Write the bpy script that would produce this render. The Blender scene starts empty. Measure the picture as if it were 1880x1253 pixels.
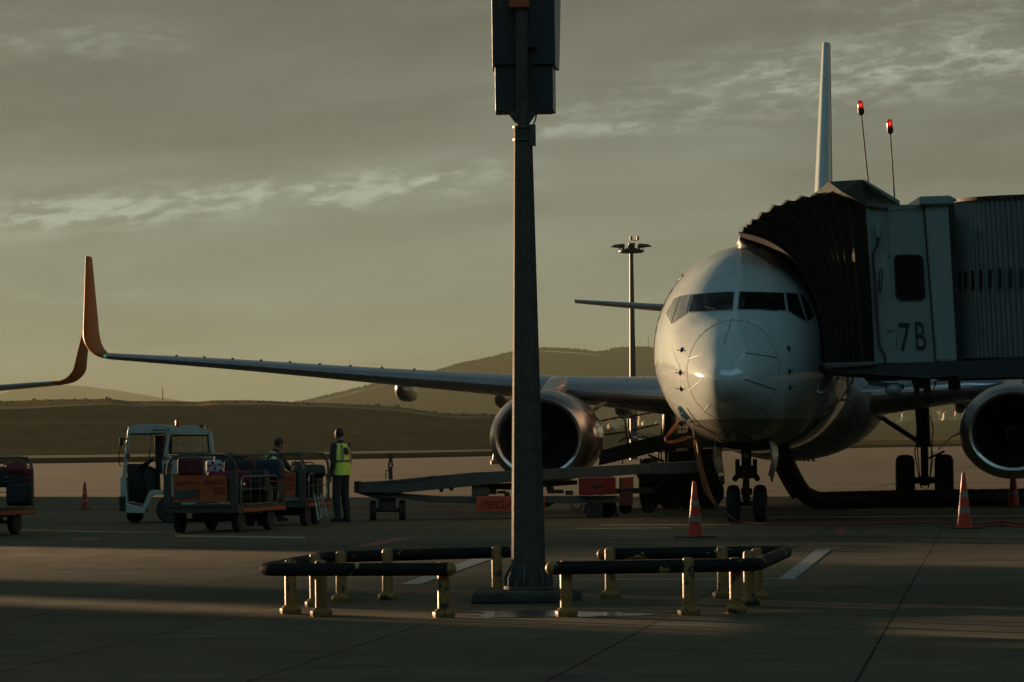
import bpy, bmesh, math, random
import numpy as np
from mathutils import Vector, Matrix
from mathutils.bvhtree import BVHTree

SC = bpy.context.scene
COL = SC.collection
rad = math.radians
random.seed(7)

# ------------------------------------------------------------------ camera
F, CX, CY, H = 6790.0, 940.0, 626.5, 1.47      # focal length in pixels of the 1880 px frame, eye height
TH, PH = rad(1.607), rad(0.75)                  # pitch up, slight roll
fw = Vector((0, math.cos(TH), math.sin(TH)))
u0 = Vector((0, -math.sin(TH), math.cos(TH)))
r0 = Vector((1, 0, 0))
rt = r0 * math.cos(PH) - u0 * math.sin(PH)
up = r0 * math.sin(PH) + u0 * math.cos(PH)
cam_d = bpy.data.cameras.new('camera')
cam = bpy.data.objects.new('camera', cam_d)
COL.objects.link(cam)
cam_d.sensor_width = 36.0
cam_d.lens = F / 1880 * 36
cam_d.clip_start = 0.5
cam_d.clip_end = 60000
m = Matrix((rt, up, -fw)).transposed().to_4x4()
m.translation = Vector((0, 0, H))
cam.matrix_world = m
SC.camera = cam

def P(px, py, D):                                # a pixel of the photograph at depth D, in metres
    d = fw + rt * ((px - CX) / F) - up * ((py - CY) / F)
    return Vector((0, 0, H)) + d * (D / d.y)
def G(px, py, z=0.0):                            # the point of the ground under a pixel
    d = fw + rt * ((px - CX) / F) - up * ((py - CY) / F)
    return Vector((0, 0, H)) + d * ((z - H) / d.z)

# ------------------------------------------------------------------ sky, sun, exposure
SUN_AZ, SUN_EL = rad(43), rad(3.7)               # left of the view direction, above the horizon
sdir = Vector((-math.sin(SUN_AZ) * math.cos(SUN_EL), math.cos(SUN_AZ) * math.cos(SUN_EL), math.sin(SUN_EL)))
SC.view_settings.view_transform = 'Standard'
SC.view_settings.look = 'None'
SC.view_settings.exposure = 2.0
SC.view_settings.gamma = 1.0
SC.view_settings.use_curve_mapping = False
SC.cycles.max_bounces = 8
SC.cycles.diffuse_bounces = 3
SC.cycles.glossy_bounces = 4
SC.cycles.transmission_bounces = 6
SC.cycles.volume_bounces = 1
SC.cycles.use_denoising = True

sun_d = bpy.data.lights.new('sun', 'SUN')
sun_d.energy = 3.7
sun_d.angle = rad(0.53)
sun_d.color = (1.0, 0.64, 0.35)
sun = bpy.data.objects.new('sun', sun_d)
COL.objects.link(sun)
sun.rotation_euler = (-sdir).to_track_quat('-Z', 'Y').to_euler()
sun.location = (-60, 60, 40)

class NT:                                        # small helper for node trees
    def __init__(s, nt): s.t = nt; s.t.nodes.clear()
    def n(s, typ, **kw):
        o = s.t.nodes.new(typ)
        for k, v in kw.items():
            if k.startswith('i_'):
                k = k[2:]; k = int(k) if k.isdigit() else k.replace('_', ' ')
                s.put(o.inputs[k], v)
            else: setattr(o, k, v)
        return o
    def put(s, sock, v):
        if isinstance(v, bpy.types.NodeSocket): s.t.links.new(v, sock)
        elif isinstance(v, bpy.types.Node): s.t.links.new(v.outputs[0], sock)
        else: sock.default_value = v
    def m(s, op, a, b=0.0, c=0.0, clamp=False):
        o = s.n('ShaderNodeMath', operation=op, use_clamp=clamp)
        for i, v in enumerate((a, b, c)): s.put(o.inputs[i], v)
        return o.outputs[0]
    def mix(s, f, a, b, bt='MIX'):
        o = s.n('ShaderNodeMix', data_type='RGBA', blend_type=bt)
        s.put(o.inputs[0], f); s.put(o.inputs[6], a); s.put(o.inputs[7], b)
        return o.outputs[2]
    def ramp(s, f, stops, interp='LINEAR'):
        o = s.n('ShaderNodeValToRGB'); s.put(o.inputs[0], f)
        o.color_ramp.interpolation = interp
        e = o.color_ramp.elements
        while len(e) < len(stops): e.new(0.5)
        for k, (p, c) in enumerate(stops):
            e[k].position = p
            e[k].color = (*c, 1) if isinstance(c, (tuple, list)) else (c, c, c, 1)
        return o.outputs[0]
    def mapr(s, v, a, b, c=0.0, d=1.0, smooth=True):
        o = s.n('ShaderNodeMapRange', interpolation_type='SMOOTHSTEP' if smooth else 'LINEAR')
        for i, x in enumerate((v, a, b, c, d)): s.put(o.inputs[i], x)
        return o.outputs[0]
    def noise(s, vec, scale, detail=4, rough=0.55, dist=0.0):
        o = s.n('ShaderNodeTexNoise'); s.put(o.inputs['Vector'], vec)
        o.inputs['Scale'].default_value = scale; o.inputs['Detail'].default_value = detail
        o.inputs['Roughness'].default_value = rough; o.inputs['Distortion'].default_value = dist
        return o.outputs[0]
    def comb(s, x, y, z):
        o = s.n('ShaderNodeCombineXYZ')
        for i, v in enumerate((x, y, z)): s.put(o.inputs[i], v)
        return o.outputs[0]

world = bpy.data.worlds.new('World'); SC.world = world; world.use_nodes = True
w = NT(world.node_tree)
tc = w.n('ShaderNodeTexCoord')
sep = w.n('ShaderNodeSeparateXYZ'); w.put(sep.inputs[0], tc.outputs['Generated'])
dx, dy, dz = sep.outputs
sky = w.n('ShaderNodeTexSky', sky_type='NISHITA')
sky.sun_disc = False; sky.sun_elevation = SUN_EL; sky.sun_rotation = -SUN_AZ
sky.air_density = 1.3; sky.dust_density = 2.5; sky.ozone_density = 1.5
# the overcast: a function of elevation, warmer and brighter toward the sun
zz = w.m('MAXIMUM', dz, 0.0)
body = w.ramp(w.m('POWER', zz, 0.5), [(0.0, (.285, .335, .245)), (0.20, (.238, .285, .225)), (0.28, (.186, .210, .178)),
                                      (0.35, (.140, .150, .124)), (0.45, (.080, .092, .082)), (0.56, (.052, .072, .074)), (0.75, (.042, .085, .102)), (1.0, (.044, .082, .096))])
sd = w.m('ADD', w.m('MULTIPLY', dx, -math.sin(SUN_AZ)), w.m('MULTIPLY', dy, math.cos(SUN_AZ)))
toward = w.m('MULTIPLY', w.mapr(sd, -0.9, .7, 0.55, 1.0), w.mapr(w.m('SUBTRACT', dy, w.m('MULTIPLY', dz, 1.3)), -.9, .1, .30, 1.0))
yy = w.m('MAXIMUM', dy, 0.02)
U = w.m('DIVIDE', dx, yy); V = w.m('DIVIDE', dz, yy)
Vt = w.m('SUBTRACT', V, w.m('MULTIPLY', U, 0.08))
lat = w.mapr(U, -0.15, 0.15, 1.04, 0.92, False)
body = w.mix(1.0, body, w.comb(w.m('MULTIPLY', toward, lat), w.m('MULTIPLY', toward, lat), w.m('MULTIPLY', toward, lat)), 'MULTIPLY')
# soft dark banks across the whole dome
big = w.noise(w.comb(w.m('MULTIPLY', U, 7.0), w.m('MULTIPLY', Vt, 42.0), 1.7), 1.0, 4, 0.5, 0.4)
dome = w.noise(w.n('ShaderNodeMapping', i_Vector=tc.outputs['Generated'], i_Scale=(2.6, 2.6, 6.0)).outputs[0], 1.3, 5, 0.55, 0.6)
# the sky behind the stand is open and blue, high up
body = w.mix(w.m('MULTIPLY', w.mapr(sd, .80, .99), w.mapr(dz, .34, .02)), body, (1.00, .86, .52, 1))
blu = w.m('MULTIPLY', w.mapr(dy, -.12, -.42), w.m('MULTIPLY', w.mapr(dz, .36, .50), w.mapr(dz, .86, .72)))
body = w.mix(w.m('MULTIPLY', blu, .9), body, (.30, .66, .80, 1))
med = w.noise(w.comb(w.m('MULTIPLY', U, 22.0), w.m('MULTIPLY', Vt, 120.0), 7.3), 1.0, 7, 0.58, 0.5)
shade = w.m('MULTIPLY', w.mapr(big, 0.32, 0.70, 0.84, 1.12), w.mapr(med, .3, .7, .93, 1.07))
front = w.mapr(dy, 0.2, 0.6)
shade = w.m('ADD', w.m('MULTIPLY', shade, front), w.m('MULTIPLY', w.mapr(dome, .36, .64, .65, 1.45), w.m('SUBTRACT', 1.0, front)))
body = w.mix(1.0, body, w.comb(shade, shade, shade), 'MULTIPLY')
# bright torn streaks
fine = w.noise(w.comb(w.m('MULTIPLY', U, 60.0), w.m('MULTIPLY', Vt, 230.0), 4.2), 1.0, 9, 0.60, .5)
fine2 = w.noise(w.comb(w.m('MULTIPLY', U, 150.0), w.m('MULTIPLY', Vt, 420.0), 9.0), 1.0, 8, 0.62, 0.3)
def band(v0, slope, wid, ua, ub, uc, ud, gain):
    line = w.m('DIVIDE', w.m('SUBTRACT', V, w.m('ADD', v0, w.m('MULTIPLY', U, slope))), wid)
    g = w.m('POWER', 2.718, w.m('MULTIPLY', w.m('MULTIPLY', line, line), -1.0))
    g = w.m('MULTIPLY', g, w.m('MULTIPLY', w.mapr(U, ua, ub), w.mapr(U, uc, ud, 1.0, 0.0)))
    return w.m('MULTIPLY', g, gain)
bands = [band(.0722, .068, .0050, -.30, -.17, -.030, .020, 1.35),
         band(.0900, .04, .0040, -.02, .01, .04, .09, .45), band(.1120, .10, .0060, .07, .12, .30, .4, .8),
         band(.0765, .085, .0030, -.07, -.04, -.010, .02, .55),
         band(.0845, .04, .0022, .00, .012, .045, .07, .8),
         band(.0870, .135, .0100, .02, .07, .30, .4, .85),
         band(.1110, .00, .0050, -.16, -.13, -.10, -.08, .35),
         band(.0440, .03, .0018, -.115, -.10, -.092, -.085, .3),
         band(.0340, -.06, .0018, -.14, -.13, -.120, -.110, .3)]
acc = bands[0]
for b_ in bands[1:]: acc = w.m('MAXIMUM', acc, b_)
stk = w.m('MULTIPLY', acc, w.mapr(w.m('ADD', w.m('MULTIPLY', fine, .58), w.m('MULTIPLY', fine2, .42)), .44, .63))
stk = w.m('ADD', stk, w.m('MULTIPLY', acc, 0.20))
stk = w.m('MULTIPLY', stk, front)
cloud = w.mix(w.m('MULTIPLY', stk, 0.85, clamp=True), body, (.42, .48, .385, 1))
# open blue patches high up, where the clouds part
bk = w.n('ShaderNodeBackground'); w.put(bk.inputs[0], cloud); bk.inputs[1].default_value = 0.25
bn = w.n('ShaderNodeBackground'); w.put(bn.inputs[0], sky.outputs[0]); bn.inputs[1].default_value = 0.05
cov = w.m('MULTIPLY', w.mapr(dz, .22, .6), w.mapr(dome, .42, .62, 0.0, 0.5))
mx = w.n('ShaderNodeMixShader'); w.put(mx.inputs[0], cov)
w.t.links.new(bk.outputs[0], mx.inputs[1]); w.t.links.new(bn.outputs[0], mx.inputs[2])
wo = w.n('ShaderNodeOutputWorld'); w.t.links.new(mx.outputs[0], wo.inputs[0])

# ------------------------------------------------------------------ materials
MC = {}
def M(name, col, rough=0.6, metal=0.0, coat=0.0, var=0.18, vs=3.0, bump=0.0, bs=40.0, emit=None, estr=0.0, fn=None, spec=0.5, dirt=0.0, cior=1.5):
    if name in MC: return MC[name]
    mt = bpy.data.materials.new(name); mt.use_nodes = True
    t = NT(mt.node_tree)
    o = t.n('ShaderNodeOutputMaterial'); b = t.n('ShaderNodeBsdfPrincipled')
    t.t.links.new(b.outputs[0], o.inputs[0])
    c = t.n('ShaderNodeTexCoord').outputs['Object']
    n1 = t.noise(c, vs, 6, 0.6)
    n2 = t.noise(c, vs * 7, 4, 0.6)
    f = t.m('ADD', t.m('MULTIPLY', n1, .65), t.m('MULTIPLY', n2, .35))
    dark = tuple(x * (1 - var * 1.6) for x in col); lite = tuple(min(1, x * (1 + var * .9)) for x in col)
    cc = t.ramp(f, [(.30, dark), (.52, col), (.74, lite)])
    if fn: cc = fn(t, c, cc)
    if dirt:
        g = t.mapr(t.noise(c, vs * 1.9, 7, .7, .5), .52, .70)
        cc = t.mix(t.m('MULTIPLY', g, dirt), cc, (.035, .030, .024, 1))
    t.put(b.inputs['Base Color'], cc)
    t.put(b.inputs['Roughness'], t.mapr(n2, .3, .7, max(.02, rough * .8), min(1, rough * 1.2), False))
    b.inputs['Metallic'].default_value = metal
    b.inputs['Specular IOR Level'].default_value = spec
    b.inputs['Coat Weight'].default_value = coat
    b.inputs['Coat Roughness'].default_value = 0.05
    b.inputs['Coat IOR'].default_value = cior
    if bump:
        bp = t.n('ShaderNodeBump'); bp.inputs['Strength'].default_value = bump; bp.inputs['Distance'].default_value = 0.01
        t.put(bp.inputs['Height'], t.noise(c, bs, 5, .6)); t.put(b.inputs['Normal'], bp.outputs[0])
    if emit:
        b.inputs['Emission Color'].default_value = (*emit, 1); b.inputs['Emission Strength'].default_value = estr
    MC[name] = mt
    return mt

# ------------------------------------------------------------------ mesh helpers
XF = {}
def tag(o, label, cat, group=None, kind=None):
    if label: o['label'] = label
    if cat: o['category'] = cat
    if group: o['group'] = group
    if kind: o['kind'] = kind
    return o
def thing(name, label, cat, loc=(0, 0, 0), rz=0.0, group=None, scale=1.0):
    o = bpy.data.objects.new(name, None); COL.objects.link(o)
    o.empty_display_size = 0.3
    o.location = loc; o.rotation_euler = (0, 0, rz); o.scale = (scale,) * 3
    XF[o.name] = (Matrix.Translation(Vector(loc)) @ Matrix.Rotation(rz, 4, 'Z') @ Matrix.Scale(scale, 4)).inverted()
    return tag(o, label, cat, group)

def link_mesh(name, me, mats, parent=None, world=False, smooth=35, bevel=0, xf=True):
    if not isinstance(mats, (list, tuple)): mats = [mats]
    for mt in mats: me.materials.append(mt)
    o = bpy.data.objects.new(name, me); COL.objects.link(o)
    if parent is not None:
        o.parent = parent
        if world: me.transform(XF[parent.name])
        XF[o.name] = XF[parent.name]
    if smooth:
        me.shade_smooth(); me.set_sharp_from_angle(angle=rad(smooth))
    if bevel:
        b = o.modifiers.new('bevel', 'BEVEL'); b.width = bevel; b.segments = 2; b.limit_method = 'ANGLE'; b.angle_limit = rad(40)
    return o

class MB:
    def __init__(s): s.v = []; s.f = []; s.mi = []; s.cur = 0
    def add(s, vs, fs):
        k = len(s.v); s.v += [Vector(x) for x in vs]
        for f in fs: s.f.append([i + k for i in f]); s.mi.append(s.cur)
        return s
    def box(s, c, d, R=None):
        c = Vector(c); hx, hy, hz = (x / 2 for x in d)
        vs = [Vector((a * hx, b * hy, e * hz)) for a in (-1, 1) for b in (-1, 1) for e in (-1, 1)]
        if R is not None: vs = [R @ v for v in vs]
        return s.add([c + v for v in vs], [(0, 1, 3, 2), (4, 6, 7, 5), (0, 4, 5, 1), (2, 3, 7, 6), (0, 2, 6, 4), (1, 5, 7, 3)])
    def bx(s, x0, x1, y0, y1, z0, z1): return s.box(((x0+x1)/2, (y0+y1)/2, (z0+z1)/2), (abs(x1-x0), abs(y1-y0), abs(z1-z0)))
    def frame(s, d):
        d = d.normalized(); a = Vector((0, 0, 1)) if abs(d.z) < .9 else Vector((1, 0, 0))
        x = a.cross(d).normalized(); return x, d.cross(x)
    def cyl(s, p0, p1, r0_, r1_=None, seg=14, cap=True, rot=0.0):
        p0, p1 = Vector(p0), Vector(p1); r1_ = r0_ if r1_ is None else r1_
        x, y = s.frame(p1 - p0)
        A = [rot + 2 * math.pi * i / seg for i in range(seg)]
        vs = [p0 + (x * math.cos(a) + y * math.sin(a)) * r0_ for a in A] + [p1 + (x * math.cos(a) + y * math.sin(a)) * r1_ for a in A]
        fs = [(i, (i + 1) % seg, seg + (i + 1) % seg, seg + i) for i in range(seg)]
        if cap: fs += [tuple(range(seg))[::-1], tuple(range(seg, 2 * seg))]
        return s.add(vs, fs)
    def bar(s, p0, p1, w_, h_):                  # rectangular beam
        p0, p1 = Vector(p0), Vector(p1); d = (p1 - p0)
        x, y = s.frame(d)
        if abs(d.normalized().z) < .9: pass
        q = [(-w_/2, -h_/2), (w_/2, -h_/2), (w_/2, h_/2), (-w_/2, h_/2)]
        vs = [p0 + x * a + y * b for a, b in q] + [p1 + x * a + y * b for a, b in q]
        return s.add(vs, [(3, 2, 1, 0), (4, 5, 6, 7)] + [(i, (i+1) % 4, 4 + (i+1) % 4, 4 + i) for i in range(4)])
    def tube(s, pts, r, seg=8, closed=False, cap=True):
        pts = [Vector(p) for p in pts]; n = len(pts)
        rs = r if isinstance(r, (list, tuple)) else [r] * n
        vs = []; prev = None
        for i, p in enumerate(pts):
            if closed: t = pts[(i+1) % n] - pts[i-1]
            else: t = pts[min(i+1, n-1)] - pts[max(i-1, 0)]
            t.normalize()
            if prev is None: x, y = s.frame(t)
            else:
                x = prev - t * prev.dot(t); x.normalize(); y = t.cross(x)
            prev = x
            for k in range(seg):
                a = 2 * math.pi * k / seg
                vs.append(p + (x * math.cos(a) + y * math.sin(a)) * rs[i])
        fs = []
        for i in range(n if closed else n - 1):
            j = (i + 1) % n
            for k in range(seg):
                l = (k + 1) % seg; fs.append((i*seg+k, i*seg+l, j*seg+l, j*seg+k))
        if cap and not closed: fs += [tuple(range(seg))[::-1], tuple((n-1)*seg + k for k in range(seg))]
        return s.add(vs, fs)
    def lathe(s, prof, o=(0, 0, 0), ax=(0, 0, 1), seg=24, sx=1.0, sy=1.0, xd=None):
        o = Vector(o); ax = Vector(ax).normalized()
        if xd is None: x, y = s.frame(ax)
        else: x = Vector(xd); y = ax.cross(x)
        vs = []
        for (r, h) in prof:
            for k in range(seg):
                a = 2 * math.pi * k / seg
                vs.append(o + ax * h + x * (math.cos(a) * r * sx) + y * (math.sin(a) * r * sy))
        n = len(prof); fs = []
        for i in range(n - 1):
            for k in range(seg):
                l = (k + 1) % seg; fs.append((i*seg+k, i*seg+l, (i+1)*seg+l, (i+1)*seg+k))
        if prof[0][0] > 1e-5: fs.append(tuple(range(seg))[::-1])
        if prof[-1][0] > 1e-5: fs.append(tuple((n-1)*seg + k for k in range(seg)))
        return s.add(vs, fs)
    def grid(s, rows, closed=False, caps=False):
        n, mm = len(rows), len(rows[0]); vs = [p for r in rows for p in r]; fs = []
        for i in range(n - 1):
            for k in range(mm if closed else mm - 1):
                l = (k + 1) % mm; fs.append((i*mm+k, i*mm+l, (i+1)*mm+l, (i+1)*mm+k))
        if caps: fs += [tuple(range(mm))[::-1], tuple((n-1)*mm + k for k in range(mm))]
        return s.add(vs, fs)
    def prism(s, poly, ext):
        n = len(poly); ext = Vector(ext); poly = [Vector(p) for p in poly]
        vs = poly + [p + ext for p in poly]
        return s.add(vs, [tuple(range(n))[::-1], tuple(range(n, 2*n))] + [(i, (i+1) % n, n + (i+1) % n, n + i) for i in range(n)])
    def ball(s, c, r, seg=12, rings=8, R=None):
        c = Vector(c); r = (r,)*3 if isinstance(r, (int, float)) else r
        vs = []
        for i in range(rings + 1):
            a = math.pi * i / rings
            for k in range(seg):
                b = 2 * math.pi * k / seg
                v = Vector((r[0]*math.sin(a)*math.cos(b), r[1]*math.sin(a)*math.sin(b), r[2]*math.cos(a)))
                vs.append(c + (R @ v if R is not None else v))
        fs = [(i*seg+k, i*seg+(k+1) % seg, (i+1)*seg+(k+1) % seg, (i+1)*seg+k) for i in range(rings) for k in range(seg)]
        return s.add(vs, fs)
    def build(s, name, mats, parent=None, world=False, smooth=35, bevel=0, recalc=True, weld=True):
        me = bpy.data.meshes.new(name)
        bm = bmesh.new()
        bv = [bm.verts.new(v) for v in s.v]
        for f, mi in zip(s.f, s.mi):
            try:
                q = bm.faces.new([bv[i] for i in f]); q.material_index = mi
            except ValueError: pass
        if weld: bmesh.ops.remove_doubles(bm, verts=bm.verts, dist=1e-5)
        if recalc: bmesh.ops.recalc_face_normals(bm, faces=bm.faces)
        bm.to_mesh(me); bm.free()
        return link_mesh(name, me, mats, parent, world, smooth, bevel)

def lettering(body, o, xd, ud, size, mat, parent, world=False, width=None, ext=0.004, shear=0.0, bold=0.0, name='lettering'):
    cu = bpy.data.curves.new(name, 'FONT'); cu.body = body; cu.size = 1.0; cu.extrude = 0.0; cu.offset = bold
    cu.shear = shear; cu.resolution_u = 4
    tmp = bpy.data.objects.new('tmp', cu); COL.objects.link(tmp)
    dg = bpy.context.evaluated_depsgraph_get(); dg.update()
    me = bpy.data.meshes.new_from_object(tmp.evaluated_get(dg))
    bpy.data.objects.remove(tmp)
    me.name = name
    co = np.empty(len(me.vertices) * 3); me.vertices.foreach_get('co', co); co = co.reshape(-1, 3)
    x0, x1, y0, y1 = co[:, 0].min(), co[:, 0].max(), co[:, 1].min(), co[:, 1].max()
    sy = size / (y1 - y0); sx = (width / (x1 - x0)) if width else sy
    xd, ud = Vector(xd).normalized(), Vector(ud).normalized(); nd = xd.cross(ud)
    for v in me.vertices:
        x = (v.co.x - (x0 + x1) / 2) * sx; y = (v.co.y - (y0 + y1) / 2) * sy
        v.co = Vector(o) + xd * x + ud * y + nd * ext
    return link_mesh(name, me, mat, parent, world, smooth=0)

def mono(xs, ys):                                # monotone cubic interpolation
    xs = np.array(xs, float); ys = np.array(ys, float)
    h = np.diff(xs); d = np.diff(ys) / h; mm = np.zeros(len(xs)); mm[0] = d[0]; mm[-1] = d[-1]
    for i in range(1, len(xs) - 1):
        mm[i] = 0 if d[i-1] * d[i] <= 0 else 3*(h[i-1]+h[i]) / ((2*h[i]+h[i-1])/d[i-1] + (h[i]+2*h[i-1])/d[i])
    def f(x):
        i = int(np.clip(np.searchsorted(xs, x) - 1, 0, len(xs) - 2)); t = (x - xs[i]) / h[i]
        return float((2*t**3-3*t**2+1)*ys[i] + (t**3-2*t**2+t)*h[i]*mm[i] + (-2*t**3+3*t**2)*ys[i+1] + (t**3-t**2)*h[i]*mm[i+1])
    return f
def copy_tree(o, parent=None):
    c = o.copy(); COL.objects.link(c); c.parent = parent
    for ch in list(o.children): copy_tree(ch, c)
    return c
# ------------------------------------------------------------------ palette
def apron_fn(t, c, cc):
    # slab joints laid along the parking direction, stains and tyre marks
    mp = t.n('ShaderNodeMapping', i_Vector=c); mp.inputs['Rotation'].default_value = (0, 0, rad(7.4)); mp.inputs['Location'].default_value = (.85, 1.75, 0)
    br = t.n('ShaderNodeTexBrick', offset=0.0, offset_frequency=2, squash=1.0)
    t.put(br.inputs['Vector'], mp.outputs[0])
    br.inputs['Color1'].default_value = (.95, .95, .95, 1); br.inputs['Color2'].default_value = (1.05, 1.05, 1.04, 1)
    br.inputs['Mortar'].default_value = (.16, .16, .15, 1)
    br.inputs['Scale'].default_value = 1.0; br.inputs['Mortar Size'].default_value = 0.013; br.inputs['Mortar Smooth'].default_value = 0.3
    br.inputs['Brick Width'].default_value = 1.9; br.inputs['Row Height'].default_value = 8.25
    cc = t.mix(1.0, cc, br.outputs[0], 'MULTIPLY')
    st = t.n('ShaderNodeMapping', i_Vector=c); st.inputs['Scale'].default_value = (.10, .9, 1); st.inputs['Rotation'].default_value = (0, 0, rad(-6))
    s1 = t.mapr(t.noise(st.outputs[0], 1.0, 6, .65, .3), .55, .75)
    cc = t.mix(t.m('MULTIPLY', s1, .62), cc, (.05, .048, .042, 1))
    s2 = t.mapr(t.noise(c, .35, 7, .7, .8), .57, .72)
    cc = t.mix(t.m('MULTIPLY', s2, .55), cc, (.05, .047, .04, 1))
    gm = t.n('ShaderNodeMapping', i_Vector=c); gm.inputs['Scale'].default_value = (1.6, 2.6, 1); gm.inputs['Rotation'].default_value = (0, 0, rad(4))
    gr_n = t.mapr(t.noise(gm.outputs[0], 1.0, 8, .72, .4), .3, .7, .72, 1.26, False)
    cc = t.mix(1.0, cc, t.comb(gr_n, gr_n, gr_n), 'MULTIPLY')
    lm = t.n('ShaderNodeMapping', i_Vector=c); lm.inputs['Scale'].default_value = (.012, .16, 1); lm.inputs['Rotation'].default_value = (0, 0, rad(3))
    l1 = t.mapr(t.noise(lm.outputs[0], 1.0, 7, .68, .5), .32, .68, .62, 1.28, False)
    cc = t.mix(1.0, cc, t.comb(l1, l1, l1), 'MULTIPLY')
    l2 = t.m('MULTIPLY', t.mapr(t.noise(t.n('ShaderNodeMapping', i_Vector=c, i_Scale=(.02, .55, 1)).outputs[0], 1.0, 4, .5, .3), .62, .68), .55)
    cc = t.mix(l2, cc, (.035, .032, .028, 1))
    sp = t.mapr(t.noise(c, 9.0, 3, .5), .66, .74)
    cc = t.mix(t.m('MULTIPLY', sp, .5), cc, (.04, .04, .035, 1))
    return cc
m_apron = M('apron_concrete', (.128, .100, .058), rough=.85, var=.12, vs=.22, bump=.3, bs=10, fn=apron_fn, spec=.10)
m_white_paint = M('road_paint_white', (.27, .27, .24), rough=.7, var=.15, vs=2, dirt=.7)
m_red_paint = M('road_paint_red', (.30, .05, .03), rough=.7, var=.2, vs=2, dirt=.5)
m_yellow_paint = M('road_paint_yellow', (.42, .29, .10), rough=.7, var=.2, vs=2, dirt=.5)
m_fus = None
m_grey = M('bridge_paint', (.17, .21, .20), rough=.42, var=.08, vs=.8, coat=.15, dirt=.25)
m_grey2 = M('bridge_paint_column', (.19, .23, .22), rough=.40, var=.08, vs=.8, coat=.15, dirt=.2)
m_black = M('black_rubber', (.012, .012, .012), rough=.75, var=.2, vs=6)
m_dark = M('dark_steel', (.030, .030, .030), rough=.55, metal=.3, var=.3, vs=4)
m_dark2 = M('machine_grey', (.085, .085, .078), rough=.5, metal=.3, var=.25, vs=3, dirt=.5)
m_steel = M('bare_steel', (.22, .22, .20), rough=.35, metal=.85, var=.2, vs=5, dirt=.2)
m_galv = M('galvanised', (.080, .074, .060), rough=.5, metal=.55, var=.3, vs=9, dirt=.45)
m_tyre = M('tyre', (.014, .014, .013), rough=.8, var=.25, vs=8)
m_hub = M('wheel_hub', (.20, .20, .19), rough=.4, metal=.5, var=.2, vs=8, dirt=.4)
m_fabric = M('bellows_fabric', (.008, .009, .009), rough=.85, var=.25, vs=2.5, spec=.12)
m_pad = M('bellows_pad', (.085, .10, .095), rough=.6, var=.15, vs=2)
m_seam = M('bellows_seam', (.045, .042, .036), rough=.6, spec=.2)
m_ink = M('black_lettering', (.008, .008, .008), rough=.6, var=0)
m_redink = M('red_lettering', (.22, .015, .010), rough=.6, var=.1)
m_cabglass = M('cab_glass', (.004, .004, .004), rough=.12, var=0, spec=.12)
m_pipe = M('brown_pipe', (.07, .02, .014), rough=.6)
m_glass = M('dark_glass', (.006, .008, .009), rough=.05, var=0, spec=.6)
m_orange = M('orange_livery', (.38, .095, .010), rough=.45, spec=.08, var=.05, vs=1)
m_panel = M('orange_panel', (.38, .070, .014), rough=.5, var=.15, vs=4, dirt=.35)
m_cone = M('cone_orange', (.52, .026, .007), rough=.45, var=.12, vs=6)
m_conew = M('cone_reflector', (.20, .17, .14), rough=.35, var=.2, vs=9, dirt=.4)
m_conebase = M('cone_base', (.02, .018, .016), rough=.8)
m_truck = M('tug_white_paint', (.34, .375, .345), rough=.35, coat=.2, var=.08, vs=2, dirt=.3)
m_red = M('red_enamel', (.17, .010, .008), rough=.35, coat=.3, var=.1)
m_blue = M('ramp_blue', (.07, .12, .15), rough=.45, var=.15, vs=2, dirt=.3)
m_skin = M('skin', (.22, .115, .07), rough=.5, var=.08, vs=20)
m_cloth = M('navy_cloth', (.012, .013, .018), rough=.9, var=.2, vs=12)
m_vest = M('hi_vis_vest', (.58, .74, .11), rough=.7, var=.08, vs=10)
m_vest2 = M('hi_vis_vest_pale', (.50, .64, .24), rough=.7, var=.08, vs=10)
m_strip = M('vest_reflector', (.10, .12, .10), rough=.4, var=.1)
m_hair = M('dark_hair', (.010, .008, .007), rough=.6)
m_cable = M('orange_cable', (.24, .075, .012), rough=.45, var=.15, vs=6)
m_redcable = M('red_cable', (.30, .03, .02), rough=.6, var=.15)
m_hose = M('air_hose_black', (.012, .011, .010), rough=.6, var=.3, vs=4, bump=.4, bs=9)
m_hosey = M('air_hose_yellow', (.40, .25, .03), rough=.6, var=.2, vs=4)
def paint_chips(t, c, cc):                       # yellow rails: black bands, chipped
    g = t.mapr(t.noise(c, 5.5, 5, .65, .4), .57, .60)
    return t.mix(t.m('MULTIPLY', g, .92), cc, (.012, .011, .010, 1))
m_ypost = M('yellow_post_paint', (.27, .13, .025), rough=.5, var=.15, vs=5, fn=paint_chips)
def rail_fn(t, c, cc):
    g = t.mapr(t.noise(c, 3.2, 4, .6, .6), .60, .63)
    return t.mix(g, cc, (.40, .28, .09, 1))
m_rail = M('black_rail_paint', (.010, .009, .008), rough=.7, spec=.2, var=.2, vs=5, fn=rail_fn)
m_rail2 = M('black_rail_paint_sound', (.011, .010, .011), rough=.45, var=.2, vs=5)

# ------------------------------------------------------------------ ground
def sheet(name, pts, z, mat, kind='structure'):
    o = MB().add([(p[0], p[1], z) for p in pts], [tuple(range(len(pts)))]).build(name, mat, smooth=0)
    o['kind'] = kind
    return o
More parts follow.
